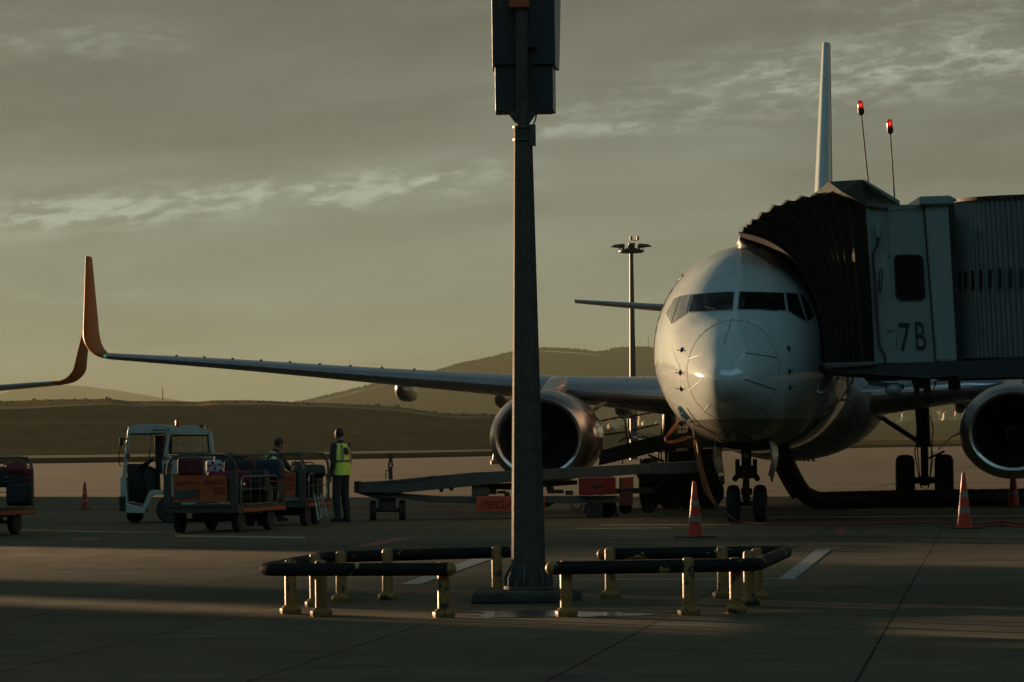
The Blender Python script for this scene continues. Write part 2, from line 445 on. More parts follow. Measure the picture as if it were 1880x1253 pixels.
# the one big sheet (earth) with the concrete apron lying on it
m_earth = M('dry_earth', (.11, .075, .040), spec=0.0, rough=.95, var=.2, vs=.02)
m_grass = M('dry_grass', (.022, .017, .008), spec=0.0, rough=.95, var=.25, vs=.03)
m_runway = M('runway_asphalt', (.15, .12, .08), rough=.85, var=.1, vs=.01, spec=.02)
sheet('ground', [(-9000, -300), (9000, -300), (9000, 17000), (-9000, 17000)], 0.0, m_earth)
sheet('apron', [(-400, -60), (400, -60), (500, 960), (60, 760), (-500, 480)], 0.012, m_apron)
sheet('grass_verge', [(-900, 380), (-20, 432), (75, 720), (900, 950), (900, 1600), (80, 1400), (-20, 772), (-110, 705), (-900, 650)], 0.05, m_grass)
sheet('runway', [(-1500, 640), (-900, 650), (-110, 705), (-20, 772), (80, 1400), (900, 1600), (1500, 1700), (1500, 2300), (-200, 1700), (-1500, 1300)], 0.09, m_runway)

def mark(name, pts, mat, z=0.016):
    return sheet(name, [G(*p) for p in pts], z, mat)
mark('painted_line', [(1428, 1066.5), (1458, 1066.5), (1527, 1010.5), (1500, 1010.5)], m_white_paint)
mark('painted_line', [(905, 1068.6), (905, 1067.4), (1440, 1065.2), (1440, 1066.4)], m_white_paint, .0163)  # pale strip standing in for light reflected along a slab seam
mark('painted_line', [(735, 1075.5), (772, 1075.5), (905, 1028), (868, 1028)], m_white_paint)
mark('painted_line', [(640, 1009), (700, 1003), (764, 988), (728, 988.5)], m_red_paint)
mark('painted_line', [(30, 974.2), (30, 975.6), (330, 981.6), (330, 980)], m_yellow_paint)
mark('painted_line', [(320, 984.5), (320, 987.5), (560, 990.5), (560, 987.5)], m_yellow_paint)
mark('painted_line', [(1560, 937), (1560, 938.8), (1960, 937), (1960, 935)], m_yellow_paint)
mark('painted_line', [(1400, 951), (1400, 953.6), (1960, 949.5), (1960, 946.5)], m_yellow_paint)
mark('painted_line', [(1100, 965), (1100, 966.6), (1340, 966), (1340, 964.6)], m_yellow_paint)
mark('painted_line', [(1060, 971.5), (1060, 973), (1230, 972), (1230, 970.5)], m_yellow_paint)
mark('painted_line', [(1600, 896), (1608, 896), (1820, 850), (1812, 850)], m_dark)
mark('painted_line', [(1538, 972), (1553, 972), (1548, 984), (1532, 984)], m_red_paint)
mark('painted_line', [(125, 990), (180, 989), (185, 993), (135, 994)], m_red_paint)

# puddle beside the plinth
m_wet = M('wet_patch', (.05, .045, .038), rough=.22, var=.1, spec=.6)
pud = []
for k in range(40):
    a = 2 * math.pi * k / 40
    r = 1 + .18 * math.sin(3 * a + 1) + .10 * math.sin(7 * a) + .06 * math.sin(11 * a + 2)
    pud.append(G(1010 + 158 * r * math.cos(a), 1131 + 6.0 * r * math.sin(a)))
sheet('water', pud, 0.0165, m_wet)

# ------------------------------------------------------------------ hills
def hash2(x, y):
    return (math.sin(x * 12.9898 + y * 78.233) * 43758.5453) % 1.0
def vn(x, y):
    xi, yi = math.floor(x), math.floor(y); a, b = x - xi, y - yi
    a = a*a*(3-2*a); b = b*b*(3-2*b)
    return (hash2(xi, yi)*(1-a) + hash2(xi+1, yi)*a)*(1-b) + (hash2(xi, yi+1)*(1-a) + hash2(xi+1, yi+1)*a)*b
def fbm(x, y, o=4):
    s, q = 0, .5
    for _ in range(o): s += q * vn(x, y); x *= 2.03; y *= 2.03; q *= .5
    return s
def hill(name, D0, D1, pts, prof, mat, nx=260, rough_=0.0, rs=.02, back=300, kind='structure', pxlo=-260, pxhi=2140):
    f = mono([p[0] for p in pts], [p[1] for p in pts]); g = mono([p[0] for p in prof], [p[1] for p in prof])
    rows = []; ks = [i / 40 for i in range(41)]
    for k in ks + [1.25, 1.6]:
        row = []
        for i in range(nx + 1):
            px = pxlo + (pxhi - pxlo) * i / nx
            D = D0 + (D1 - D0) * min(k, 1) + back * max(0, k - 1)
            top = P(px, f(px), D1)
            h = max(0.0, top.z) * (g(k) if k <= 1 else max(0, 1 - (k - 1) * 1.5))
            x = top.x / D1 * D
            hh = h + rough_ * (fbm(x * rs, D * rs) - .5) * (1.0 if k <= 1 else .3) * min(1, h / 4)
            row.append((x, D, max(hh, -1.0)))
        rows.append([Vector(p) for p in row])
    o = MB().grid(rows).build(name, mat, smooth=80, recalc=False)
    o['kind'] = kind
    return o, f
def mound_fn(t, c, cc):
    mp = t.n('ShaderNodeMapping', i_Vector=c); mp.inputs['Scale'].default_value = (.006, .02, .12)
    g = t.mapr(t.noise(mp.outputs[0], 1.0, 6, .6, .8), .42, .62)
    cc = t.mix(g, cc, (.150, .074, .028, 1))
    yy_ = t.n('ShaderNodeSeparateXYZ'); t.put(yy_.inputs[0], c)
    yn = t.m('ADD', yy_.outputs[1], t.m('MULTIPLY', t.noise(c, .004, 3, .5), 160.0))
    cc = t.mix(t.m('MULTIPLY', t.mapr(yn, 1378, 1392), .75), cc, (.235, .130, .052, 1))  # upper slope painted lighter, its sunlit look put into the soil colour
    trk = t.m('MULTIPLY', t.mapr(yn, 1374, 1380), t.mapr(yn, 1392, 1384))
    cc = t.mix(t.m('MULTIPLY', trk, .8), cc, (.42, .28, .14, 1))
    g2 = t.mapr(t.noise(c, .06, 6, .7), .60, .72)
    return t.mix(t.m('MULTIPLY', g2, .5), cc, (.13, .09, .05, 1))
m_mound = M('hill_soil', (.095, .050, .020), spec=0.0, rough=.95, var=.3, vs=.03, fn=mound_fn)
MOUND = [(-260, 742), (0, 739.5), (60, 738), (110, 736.5), (200, 736), (245, 740), (300, 740), (360, 741), (400, 738.5), (470, 738.5), (540, 741), (600, 743),
         (660, 746), (720, 749), (770, 755), (830, 762), (900, 763), (960, 767), (1040, 775), (1100, 786), (1180, 797), (1300, 803), (1500, 803), (1700, 805), (1880, 804), (2140, 803)]
_, f_mound = hill('near_hill', 1180, 1750, MOUND, [(0, 0), (.05, .28), (.14, .55), (.22, .72), (.3, .765), (.6, .87), (.85, .97), (1, 1)], m_mound, rough_=1.6, rs=.016)
m_wood = M('wooded_hill_soil', (.026, .017, .007), spec=0.0, rough=.95, var=.3, vs=.01)
WOOD = [(-260, 830), (300, 800), (520, 748), (560, 742), (620, 728), (680, 713), (720, 704), (800, 687), (850, 673), (900, 663), (940, 653), (1000, 645.5), (1060, 648),
        (1100, 652), (1130, 646), (1180, 644), (1210, 646), (1300, 642), (1400, 650), (1500, 668), (1600, 700), (1700, 720), (1800, 728), (1880, 722), (2140, 700)]
_, f_wood = hill('wooded_hill', 3600, 6000, WOOD, [(0, 0), (.15, .08), (.4, .30), (.7, .68), (.9, .93), (1, 1)], m_wood, rough_=3, rs=.008, back=900)
FAR = [(-260, 752), (-100, 742), (0, 722), (50, 712), (100, 708), (150, 710), (200, 716), (250, 724), (300, 732), (380, 741), (600, 752), (1100, 742), (1500, 735), (1900, 730), (2140, 730)]
hill('far_mountain', 10500, 14000, FAR, [(0, 0), (.5, .4), (1, 1)], m_wood, rough_=25, rs=.002, back=1500)

# the pine wood on the ridge: far off, reads as one mass
wd = MB(); rnd = random.Random(3)
for i in range(3000):
    px = rnd.uniform(540, 1980); k = rnd.uniform(.97, 1.0)
    D = 3600 + 2400 * (.45 + .55 * k)
    kk = (D - 3600) / 2400
    top = P(px, f_wood(px), 6000)
    g = mono([0, .15, .4, .7, .9, 1], [0, .08, .30, .68, .93, 1])(kk)
    x = top.x / 6000 * D; z = max(0, top.z) * g
    hgt = rnd.uniform(4.0, 8.0); r = hgt * rnd.uniform(.35, .6)
    wd.add([(x + r*math.cos(a), D + r*math.sin(a), z + hgt*.15) for a in (0, 1.26, 2.5, 3.8, 5.0)] +
           [(x + .6*r*math.cos(a+.5), D + .6*r*math.sin(a+.5), z + hgt*.75) for a in (0, 1.26, 2.5, 3.8, 5.0)] + [(x, D, z + hgt)],
           [(j, (j+1) % 5, 5 + (j+1) % 5, 5 + j) for j in range(5)] + [(5 + j, 5 + (j+1) % 5, 10) for j in range(5)])
m_tree = M('pine_foliage', (.022, .015, .006), spec=0.0, rough=.9, var=.25, vs=.1)
tag(wd.build('pine_wood', m_tree, smooth=0, weld=False, recalc=False), 'dark pine wood covering the ridge of the far hill', 'wood', kind='stuff')
# low scrub on the near mound
sb = MB()
for i in range(330):
    px = rnd.uniform(-20, 1250); k = rnd.uniform(.10, 1.0) if i > 90 else .99
    D = 1180 + 570 * k
    g = mono([0, .05, .14, .22, .3, .6, .85, 1], [0, .28, .55, .72, .765, .87, .97, 1])(k)
    top = P(px, f_mound(px), 1750); x = top.x / 1750 * D; z = top.z * g
    r = rnd.uniform(.3, .7) if i > 8 else rnd.uniform(.9, 1.5)
    for q in range(4):
        ox, oy, oz = (rnd.uniform(-r, r) for _ in range(3))
        sb.ball((x + ox * .7, D + oy * .7, z + r * .3 + abs(oz) * .5), (r * .6, r * .6, r * .5), 5, 3)
m_scrub = M('scrub', (.040, .034, .018), spec=0.0, rough=.95, var=.4, vs=.3)
tag(sb.build('scrub', m_scrub, smooth=0, weld=False, recalc=False), 'low dry scrub dotted over the near brown mound', 'scrub', kind='stuff')

# houses of a small town on the lower slope of the wooded hill
m_h1 = M('house_wall_cream', (.48, .42, .30), rough=.8); m_h2 = M('house_wall_tan', (.34, .24, .14), rough=.8); m_h3 = M('house_roof', (.26, .10, .05), rough=.8)
m_hwin = M('house_window', (.02, .02, .02), rough=.2)
hs = [(1128, 778), (1141, 769), (1152, 783), (1176, 771), (1184, 785), (1196, 776), (1208, 781), (1222, 770), (1232, 784), (1120, 788), (1136, 791),
      (1718, 771), (1727, 763), (1738, 768), (1747, 772), (1757, 762), (1766, 776), (1734, 782), (1752, 786), (1712, 784), (1650, 773), (1662, 766), (1636, 781), (1624, 770)]
for i, (px, py) in enumerate(hs):
    D = 3300 + rnd.uniform(0, 250)
    b = P(px, py, D); ww = rnd.uniform(3.4, 6.5); hh = rnd.uniform(2.6, 5.0); rz = rnd.uniform(-.7, .7)
    zb = b.z
    kind = ('cream walled house', 'tan walled house')[i % 2]
    side = 'on the far slope under the left wing' if px < 1500 else 'on the far slope right of the main wheels'
    o = thing('house', 'tiny %s %s' % (kind, side), 'house', (b.x, b.y, 0), rz, 'houses on the far slope, %s, %s' % (kind.split()[0], 'left' if px < 1500 else 'right'))
    # a house stands on its terrace: plinth wall down to the slope
    MB().box((0, 0, zb - 3), (ww * 1.3, ww, 6)).box((0, 0, zb + hh/2), (ww, ww * .8, hh)).build('wall', (m_h1, m_h2)[i % 2], o, smooth=0)
    MB().prism([(-ww*.56, -ww*.5, zb + hh), (ww*.56, -ww*.5, zb + hh), (0, -ww*.5, zb + hh + ww*.28)], (0, ww, 0)).build('roof', m_h3, o, smooth=0)
    for q in (-1, 1): MB().box((q * ww*.24, -ww*.4 - .03, zb + hh*.55), (ww*.16, .05, hh*.3)).build('window', m_hwin, o, smooth=0)
# ground under the town
hill('town_slope', 2500, 3700, [(-260, 822), (900, 812), (1080, 800), (1130, 782), (1240, 776), (1400, 776), (1600, 772), (1780, 770), (1900, 768), (2140, 770)],
     [(0, 0), (.3, .2), (.66, .8), (1, 1)], m_wood, nx=80, rough_=4, rs=.01)

# masts on the skyline
def lattice(name, px, pyb, pyt, D, label, cat, wb, mats, group=None):
    b = P(px, pyb, D); t = P(px, pyt, D)
    o = thing(name, label, cat, (b.x, b.y, 0), 0, group)
    zb, zt = b.z - 3, t.z; n = 9
    for k in range(3):
        a = 2 * math.pi * k / 3
        q = MB(); q.cyl((wb*math.cos(a), wb*math.sin(a), zb), (wb*.12*math.cos(a), wb*.12*math.sin(a), zt), wb*.16, wb*.06, 5)
        q.build('leg', mats[0], o, smooth=0)
    q = MB()
    for j in range(n):
        z0 = zb + (zt - zb) * j / n; z1 = zb + (zt - zb) * (j + 1) / n
        s0 = wb * (1 - .88 * j / n); s1 = wb * (1 - .88 * (j + 1) / n)
        for k in range(3):
            a, c = 2 * math.pi * k / 3, 2 * math.pi * (k + 1) / 3
            q.cyl((s0*math.cos(a), s0*math.sin(a), z0), (s1*math.cos(c), s1*math.sin(c), z1), wb*.09, None, 4)
            q.cyl((s1*math.cos(a), s1*math.sin(a), z1), (s1*math.cos(c), s1*math.sin(c), z1), wb*.07, None, 4)
    q.build('bracing', mats[-1], o, smooth=0)
    return o
m_mastred = M('mast_red', (.40, .08, .04), rough=.6)
lattice('lattice_mast', 298.5, 742, 713, 2300, 'red lattice mast rising behind the near mound at left', 'mast', 1.0, [m_mastred])
m_mastgrey = M('mast_grey', (.06, .06, .05), rough=.6)
lattice('lattice_mast', 1190.5, 646, 617, 6000, 'grey radio mast on the wooded ridge beside the light tower', 'mast', 1.2, [m_mastgrey], 'thin masts on the wooded ridge')
for px, t_ in ((139, 691), (151, 694)):
    lattice('lattice_mast', px, 712, t_ + 3, 13800, 'faint thin mast on the pale far mountain at left', 'mast', 1.6, [m_mastgrey], 'faint masts on the far mountain')

# ------------------------------------------------------------------ haze
hz = MB().bx(-8500, 8500, -250, 16500, -1.0, 320.0).build('haze', [], smooth=0)
hm = bpy.data.materials.new('haze_air'); hm.use_nodes = True
t = NT(hm.node_tree); ho = t.n('ShaderNodeOutputMaterial'); pv = t.n('ShaderNodeVolumePrincipled')
pv.inputs['Color'].default_value = (.224, .268, .215, 1); pv.inputs['Density'].default_value = 8.0e-5; pv.inputs['Anisotropy'].default_value = 0.2
t.t.links.new(pv.outputs[0], ho.inputs['Volume'])
hz.data.materials.append(hm); hz['kind'] = 'stuff'; hz['label'] = 'thin evening haze over the whole airfield'; hz['category'] = 'haze'
# ------------------------------------------------------------------ airliner
def fus_fn(t, c, cc):
    s = t.n('ShaderNodeSeparateXYZ'); t.put(s.inputs[0], c)
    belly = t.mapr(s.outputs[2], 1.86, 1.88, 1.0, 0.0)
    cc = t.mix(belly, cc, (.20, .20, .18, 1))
    # streaks of grime running back and faint panel joints
    mp = t.n('ShaderNodeMapping', i_Vector=c); mp.inputs['Scale'].default_value = (5, .35, 7)
    g = t.mapr(t.noise(mp.outputs[0], 1.0, 6, .65, .3), .52, .75)
    cc = t.mix(t.m('MULTIPLY', g, .22), cc, (.20, .18, .14, 1))
    return cc
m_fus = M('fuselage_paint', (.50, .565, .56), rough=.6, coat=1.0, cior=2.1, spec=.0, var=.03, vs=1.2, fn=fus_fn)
m_wing = M('wing_grey', (.30, .32, .32), rough=.28, coat=.2, var=.08, vs=.8, dirt=.15)
m_slat = M('polished_slat', (.46, .49, .52), rough=.22, metal=.9, var=.10, vs=1.5, dirt=.15)
m_lip = M('polished_intake_lip', (.50, .47, .44), rough=.34, metal=1.0, var=.06, vs=2)
m_cowl = M('cowl_paint', (.40, .29, .23), rough=.2, coat=.6, metal=.25, var=.05, vs=2)
m_liner = M('intake_liner', (.035, .033, .030), rough=.5, var=.1)
m_fan = M('fan_blade', (.006, .006, .007), rough=.6, spec=.2)
m_seamd = M('panel_seam', (.06, .06, .055), rough=.6)
m_frame = M('window_frame', (.30, .33, .33), rough=.35, coat=.2)
m_win_glare = M('glare_window', (.42, .46, .46), rough=.10, metal=.7)  # paler, mirror-like copy of the cockpit glass, sky glare put into its colour
m_marks = M('red_marking', (.45, .03, .02), rough=.5)
m_grn = M('nav_light_green', (.02, .3, .12), rough=.2, emit=(.05, 1, .4), estr=.06)

AC_YAW = -rad(7.7)
AC_LOC = (3.695, 63.4, 0)

ST = [  # aft, half width, top, bottom, level of max width
    (0.0, .00, 2.55, 2.55, 2.55), (.04, .15, 2.70, 2.41, 2.555), (.15, .29, 2.85, 2.27, 2.56), (.4, .46, 3.05, 2.10, 2.58),
    (.8, .66, 3.30, 1.91, 2.62), (1.3, .86, 3.55, 1.74, 2.68), (1.8, 1.03, 3.76, 1.62, 2.74), (2.3, 1.18, 4.10, 1.54, 2.82),
    (2.8, 1.32, 4.44, 1.47, 2.90), (3.4, 1.48, 4.74, 1.41, 2.98), (4.2, 1.64, 4.97, 1.36, 3.06), (5.2, 1.77, 5.11, 1.31, 3.13),
    (6.6, 1.87, 5.19, 1.27, 3.18), (8.5, 1.90, 5.21, 1.25, 3.2), (24.5, 1.90, 5.21, 1.25, 3.2), (28, 1.80, 5.20, 1.60, 3.35),
    (32, 1.38, 5.14, 2.55, 3.75), (36, .75, 5.0, 3.6, 4.25), (38.4, .22, 4.75, 4.25, 4.5)]
_t = [math.sqrt(s[0]) for s in ST]
FW, FT, FB, FC = (mono(_t, [s[i] for s in ST]) for i in (1, 2, 3, 4))
def fsec(y, n=64, off=0.0):
    q = math.sqrt(y); wv, tp, bt, zc = FW(q) + off, FT(q) + off, FB(q) - off, FC(q)
    out = []
    for k in range(n):
        a = 2 * math.pi * k / n; ca, sa = math.cos(a), math.sin(a)
        # the cockpit section is a little square-shouldered
        e = 1.0 - .10 * math.exp(-((y - 2.6) / .9) ** 2) if sa > 0 else 1.0
        out.append(Vector((wv * math.copysign(abs(ca) ** e, ca), y, zc + (tp - zc if sa > 0 else zc - bt) * math.copysign(abs(sa) ** e, sa))))
    return out
fy = [.0004, .003, .01, .025, .05, .09, .15, .23, .33, .45, .6, .78, .98] + [1.2 + .2 * i for i in range(24)] + [6.3 + .6*i for i in range(5)] + [10, 12, 14, 16, 18, 20, 22, 24, 25, 26, 27, 28, 29.5, 31, 32.5, 34, 35.5, 37, 38.4]
def make_fuselage(root):
    mb = MB().grid([fsec(y) for y in fy], closed=True, caps=True)
    fus = mb.build('fuselage', m_fus, root, smooth=60)
    tree = BVHTree.FromPolygons([v[:] for v in mb.v], mb.f)
    return fus, tree

def make_airliner(name, label, loc, yaw, group, detail=True):
    root = thing(name, label, 'airliner', loc, yaw, group)
    fus, tree = make_fuselage(root)
    def hit(x, z, off):
        h = tree.ray_cast(Vector((x, -5, z)), Vector((0, 1, 0)))
        if h[0] is None: return None
        nn = h[1]
        if nn.y > 0: nn = -nn
        return h[0] + nn * off
    def patch(quad, off, n=10):
        rows = []
        for i in range(n + 1):
            u_ = i / n; r = []
            for j in range(n + 1):
                v_ = j / n
                x = (quad[0][0]*(1-u_) + quad[1][0]*u_)*(1-v_) + (quad[3][0]*(1-u_) + quad[2][0]*u_)*v_
                z = (quad[0][1]*(1-u_) + quad[1][1]*u_)*(1-v_) + (quad[3][1]*(1-u_) + quad[2][1]*u_)*v_
                r.append(hit(x, z, off))
            rows.append(r)
        return rows
    def shrink(q, a):
        cx = sum(p[0] for p in q)/4; cz = sum(p[1] for p in q)/4
        o = []
        for p in q:
            o.append((p[0] + math.copysign(min(a, abs(cx-p[0])), cx-p[0]), p[1] + math.copysign(min(a, abs(cz-p[1])), cz-p[1])))
        return o
    # windscreen, five visible pairs of edges
    for s in (-1, 1):
        for q in ([(.035, 4.145), (.815, 4.125), (.875, 3.775), (.035, 3.79)],
                  [(.828, 4.13), (1.04, 4.12), (1.21, 3.59), (.892, 3.765)],
                  [(1.05, 4.12), (1.20, 4.09), (1.40, 3.80), (1.222, 3.59)]):
            q = [(s*a, b) for a, b in q]
            fr = MB().grid(patch(q, .006)).build('window_frame', m_frame, fus, recalc=False)
            gl = MB().grid(patch(shrink(q, .015), .012)).build('cockpit_window', m_win_glare if (s < 0 and abs(q[0][0]) > .5) else m_glass, fus, recalc=False)
            for ob in (fr, gl):
                ob.data.flip_normals() if False else None
    # wipers
    for s, a, b in ((-1, (.12 + .22, 3.80), (.55, 3.86)), (1, (.50, 3.80), (.72, 3.77))):
        p = [hit(s*(a[0]*(1-k)+b[0]*k), a[1]*(1-k)+b[1]*k, .03) for k in (0, .5, 1)]
        MB().tube(p, .011, 6).build('wiper', m_dark, fus)
    # radome seam, diverter strips, joint
    ring = [hit(.80*math.cos(a), 2.70 + (.90 if math.sin(a) > 0 else .88)*math.sin(a), .002) for a in [2*math.pi*k/60 for k in range(60)]]
    MB().tube(ring, .0035, 5, closed=True).build('radome_seam', m_seamd, fus)
    for a in range(-3, 8):
        an = math.pi/2 + a*.16 - .32
        p = hit(.815*math.cos(an), 2.70 + .915*math.sin(an), .004)
        MB().ball(p, .012, 6, 4).build('seam_rivet', m_steel if a % 2 else m_dark, fus)
    for x0, z0, x1, z1 in ((-.77, 2.93, -.47, 3.0), (-.78, 2.38, -.50, 2.55), (.27, 3.0, .76, 2.93), (.26, 2.55, .72, 2.38), (-.03, 3.62, -.10, 3.15), (-.55, 1.98, -.38, 2.12), (.45, 2.1, .60, 1.97)):
        p = [hit(x0 + (x1-x0)*k/6, z0 + (z1-z0)*k/6, .004) for k in range(7)]
        MB().tube(p, .008 if x0 > .1 else .004, 5).build('diverter_strip', m_dark2, fus)
    # pitot tubes and vanes
    for s in (-1, 1):
        for x, z, ln in ((.93, 3.10, .10), (.95, 2.70, .09), (.95, 2.42, .13)):
            h = hit(s*x, z, 0)
            q = MB(); q.box(h + Vector((s*.04, -.02, 0)), (.09, .07, .014)); q.cyl(h + Vector((s*.085, .03, 0)), h + Vector((s*.085, -ln, 0)), .012, .005, 8)
            q.ball(h, (.045, .03, .05), 8, 6)
            q.build('probe', m_dark, fus)
    h = hit(.62, 2.0, .004)
    # doors, port side behind the bridge and starboard service door
    for s in (-1, 1):
        for y0, y1, z0, z1 in ((4.7, 5.55, 2.62, 4.5), (33.0, 33.8, 3.0, 4.5)):
            def sp(y, z, off):
                hh = tree.ray_cast(Vector((s*5, y, z)), Vector((-s, 0, 0)))
                return (hh[0] or Vector((s*1.8, y, z))) + Vector((s*off, 0, 0))
            pts = [sp(y0 + (y1-y0)*k/6, z0, .004) for k in range(7)] + [sp(y1, z0 + (z1-z0)*k/8, .004) for k in range(1, 9)] + \
                  [sp(y1 - (y1-y0)*k/6, z1, .004) for k in range(1, 7)] + [sp(y0, z1 - (z1-z0)*k/8, .004) for k in range(1, 8)]
            MB().tube(pts, .008, 5, closed=True).build('cabin_door', m_seamd, fus)
        for k in range(44):
            y = 7.2 + k * .55
            if y > 31: break
            hh = tree.ray_cast(Vector((s*5, y, 3.95)), Vector((-s, 0, 0)))
            c_ = hh[0]
            if c_ is None: continue
            MB().box(c_ + Vector((s*.0, 0, 0)), (.02, .25, .36)).build('cabin_window', m_glass, fus, bevel=.05)
    # red rescue marks on the starboard cheek and small lights along the cheek
    for x, y, z, mt, sz in ((-1.62, 5.0, 4.55, m_marks, .10), (-1.86, 6.2, 2.88, m_marks, .12), (-1.84, 5.9, 3.72, m_lip, .05), (-1.76, 5.3, 4.02, m_lip, .05)):
        hh = tree.ray_cast(Vector((-5, y, z)), Vector((1, 0, 0)))
        if hh[0]: MB().box(hh[0], (.012, sz*1.5, sz)).build('marking', mt, fus)
    # title on the port and starboard roof line
    for s in (-1, 1):
        xd = (0, s, 0)
        rows = lettering('PEGASUS', (s*1.925, 12.5, 3.45), (0, s, 0), (0, 0, 1), .8, m_marks, fus, width=6.5, ext=.02)
    # dorsal antenna, beacon under belly
    MB().prism([(0, 9.0, 5.18), (0, 9.35, 5.18), (0, 9.45, 5.45), (0, 9.3, 5.45)], (.02, 0, 0)).build('antenna', m_wing, fus)
    MB().prism([(0, 15.0, 1.28), (0, 15.25, 1.28), (0, 15.3, 1.0), (0, 15.2, 1.0)], (.02, 0, 0)).build('antenna', m_wing, fus)
    # open nose wheel bay and belly
    # belly fairing
    bf = []
    for k in range(17):
        u_ = k/16; y = 11.0 + 12.5*u_; e = math.sin(math.pi*min(1, max(0, u_)))**.55
        r = []
        for j in range(25):
            a = math.pi + math.pi*j/24
            r.append(Vector(((1.60 + .55*e)*math.cos(a), y, 2.45 + (.2 + 1.22*e + 0.0)*math.sin(a))))
        bf.append(r)
    MB().grid(bf).build('belly_fairing', m_wing, root, smooth=60, recalc=False)

    # wings
    def foil(n=11):
        xs = [0.5*(1-math.cos(math.pi*k/(n-1))) for k in range(n)]
        yt = [5*(.2969*math.sqrt(x)-.126*x-.3516*x*x+.2843*x**3-.1015*x**4) for x in xs]
        u_ = [(x, y) for x, y in zip(xs, yt)]; l_ = [(x, -y*.85) for x, y in zip(xs, yt)]
        return u_[::-1] + l_[1:-1]
    FO = foil(15)
    def section(x, yle, z, ch, th, td, part=None):
        pts = FO if part is None else part
        return [Vector((x, yle + ch*a, z)) + Vector(td) * (ch*th*b) for a, b in pts]
    def wing_pt(a):                               # a: spanwise 0..1 from root to tip
        X = mono([0, .2, .5, .8, 1], [1.5, 5.0, 9.5, 13.6, 16.25])(a)
        Y = mono([1.5, 3.0, 5.0, 16.55], [12.6, 13.9, 15.2, 21.45])(X)
        Z = mono([1.5, 5, 9, 13, 16.55], [2.36, 2.66, 3.02, 3.40, 3.70])(X)
        Cc = mono([1.5, 5.0, 16.55], [8.3, 5.3, 1.65])(X)
        T = mono([1.5, 5, 16.55], [.125, .115, .095])(X)
        return X, Y, Z, Cc, T
    for s in (-1, 1):
        secs = []; sl = []
        SP = [(a, b) for a, b in FO if a < .13]
        up_ = [(a, b) for a, b in FO[:15] if a < .16]; lo_ = [(a, b) for a, b in FO[15:] if a < .10]
        SP = up_ + lo_
        for k in range(21):
            X, Y, Z, Cc, T = wing_pt(k/20)
            secs.append(section(s*X, Y, Z, Cc, T, (0, 0, 1)))
            if k >= 4:
                sl.append(section(s*X, Y - .012*Cc, Z - .002, Cc*1.004, T*1.07, (0, 0, 1), SP))
        wing = MB().grid(secs, closed=True, caps=True).build('wing', m_wing, root, smooth=50)
        MB().grid(sl, closed=True, caps=True).build('slat', m_slat, wing, smooth=60)
        # inboard polished leading edge
        il = []
        for k in range(6):
            X, Y, Z, Cc, T = wing_pt(k/5*.17)
            il.append(section(s*X, Y - .008*Cc, Z - .002, Cc*1.0, T*1.05, (0, 0, 1), SP))
        MB().grid(il, closed=True, caps=True).build('leading_edge', m_slat, wing, smooth=60)
        for k in range(9):                       # small vortex tabs on the upper skin
            X, Y, Z, Cc, T = wing_pt(.42 + .055*k)
            MB().box((s*X, Y + .20*Cc, Z + T*Cc*.5 + .008), (.04, .10, .035)).build('vortex_tab', m_dark2, wing)
        # winglet
        X, Y, Z, Cc, T = wing_pt(1)
        ws = []
        for k in range(19):
            u_ = k/18
            if u_ < .35:
                a = u_/.35*rad(80); R_ = .62
                dx_, dz_ = R_*math.sin(a), R_*(1-math.cos(a))
                l = R_*a
            else:
                v_ = (u_-.35)/.65; R_ = .62; a = rad(80)
                l = R_*a + 1.92*v_
                dx_, dz_ = R_*math.sin(a) + 1.92*v_*math.cos(a)*.55, R_*(1-math.cos(a)) + 1.92*v_
            ch = 1.65*(1-.05*u_) if u_ < .35 else 1.57 - (1.57-.62)*((u_-.35)/.65)
            yl = Y + l*.48 + (.15*max(0, u_-.35))
            tdn = (-s*math.sin(a), 0, math.cos(a))
            ws.append(section(s*(X + dx_), yl, Z + dz_, ch, .085, tdn))
        MB().grid(ws, closed=True, caps=True).build('winglet', m_orange, wing, smooth=60)
        wl = []
        for k in range(19):
            c0 = ws[k]; 
        MB().ball((s*(X-.02), Y - .01, Z), (.05, .04, .03), 10, 6).build('nav_light', m_grn if s < 0 else m_marks, wing)
        # flap track fairings
        for X0, ln in ((3.75, 2.6), (6.55, 2.5), (8.95, 2.3), (11.6, 1.6)):
            if X0 == 11.6: continue
            Y = mono([1.5, 3.0, 5.0, 16.55], [12.6, 13.9, 15.2, 21.45])(X0); Cc = mono([1.5, 5.0, 16.55], [8.3, 5.3, 1.65])(X0)
            Z = mono([1.5, 5, 9, 13, 16.55], [2.36, 2.66, 3.02, 3.40, 3.70])(X0)
            rows = []
            for k in range(13):
                u_ = k/12; e = (math.sin(math.pi*u_**.8))**.6*1.0 if 0 < u_ < 1 else .02
                yy_ = Y + Cc*.52 + u_*ln
                rows.append([Vector((s*X0 + .20*e*math.copysign(abs(math.cos(a))**.6, math.cos(a)), yy_, Z - .20 - .07*u_*2 + (.26 if math.sin(a) < 0 else .12)*e*math.copysign(abs(math.sin(a))**.6, math.sin(a)))) for a in [2*math.pi*j/20 for j in range(20)]])
            MB().grid(rows, closed=True, caps=True).build('flap_fairing', m_wing, wing, smooth=60)
        # engine
        ex, ey, ez = s*4.83, 12.0, 1.60
        SX, SY = 1.0, .865
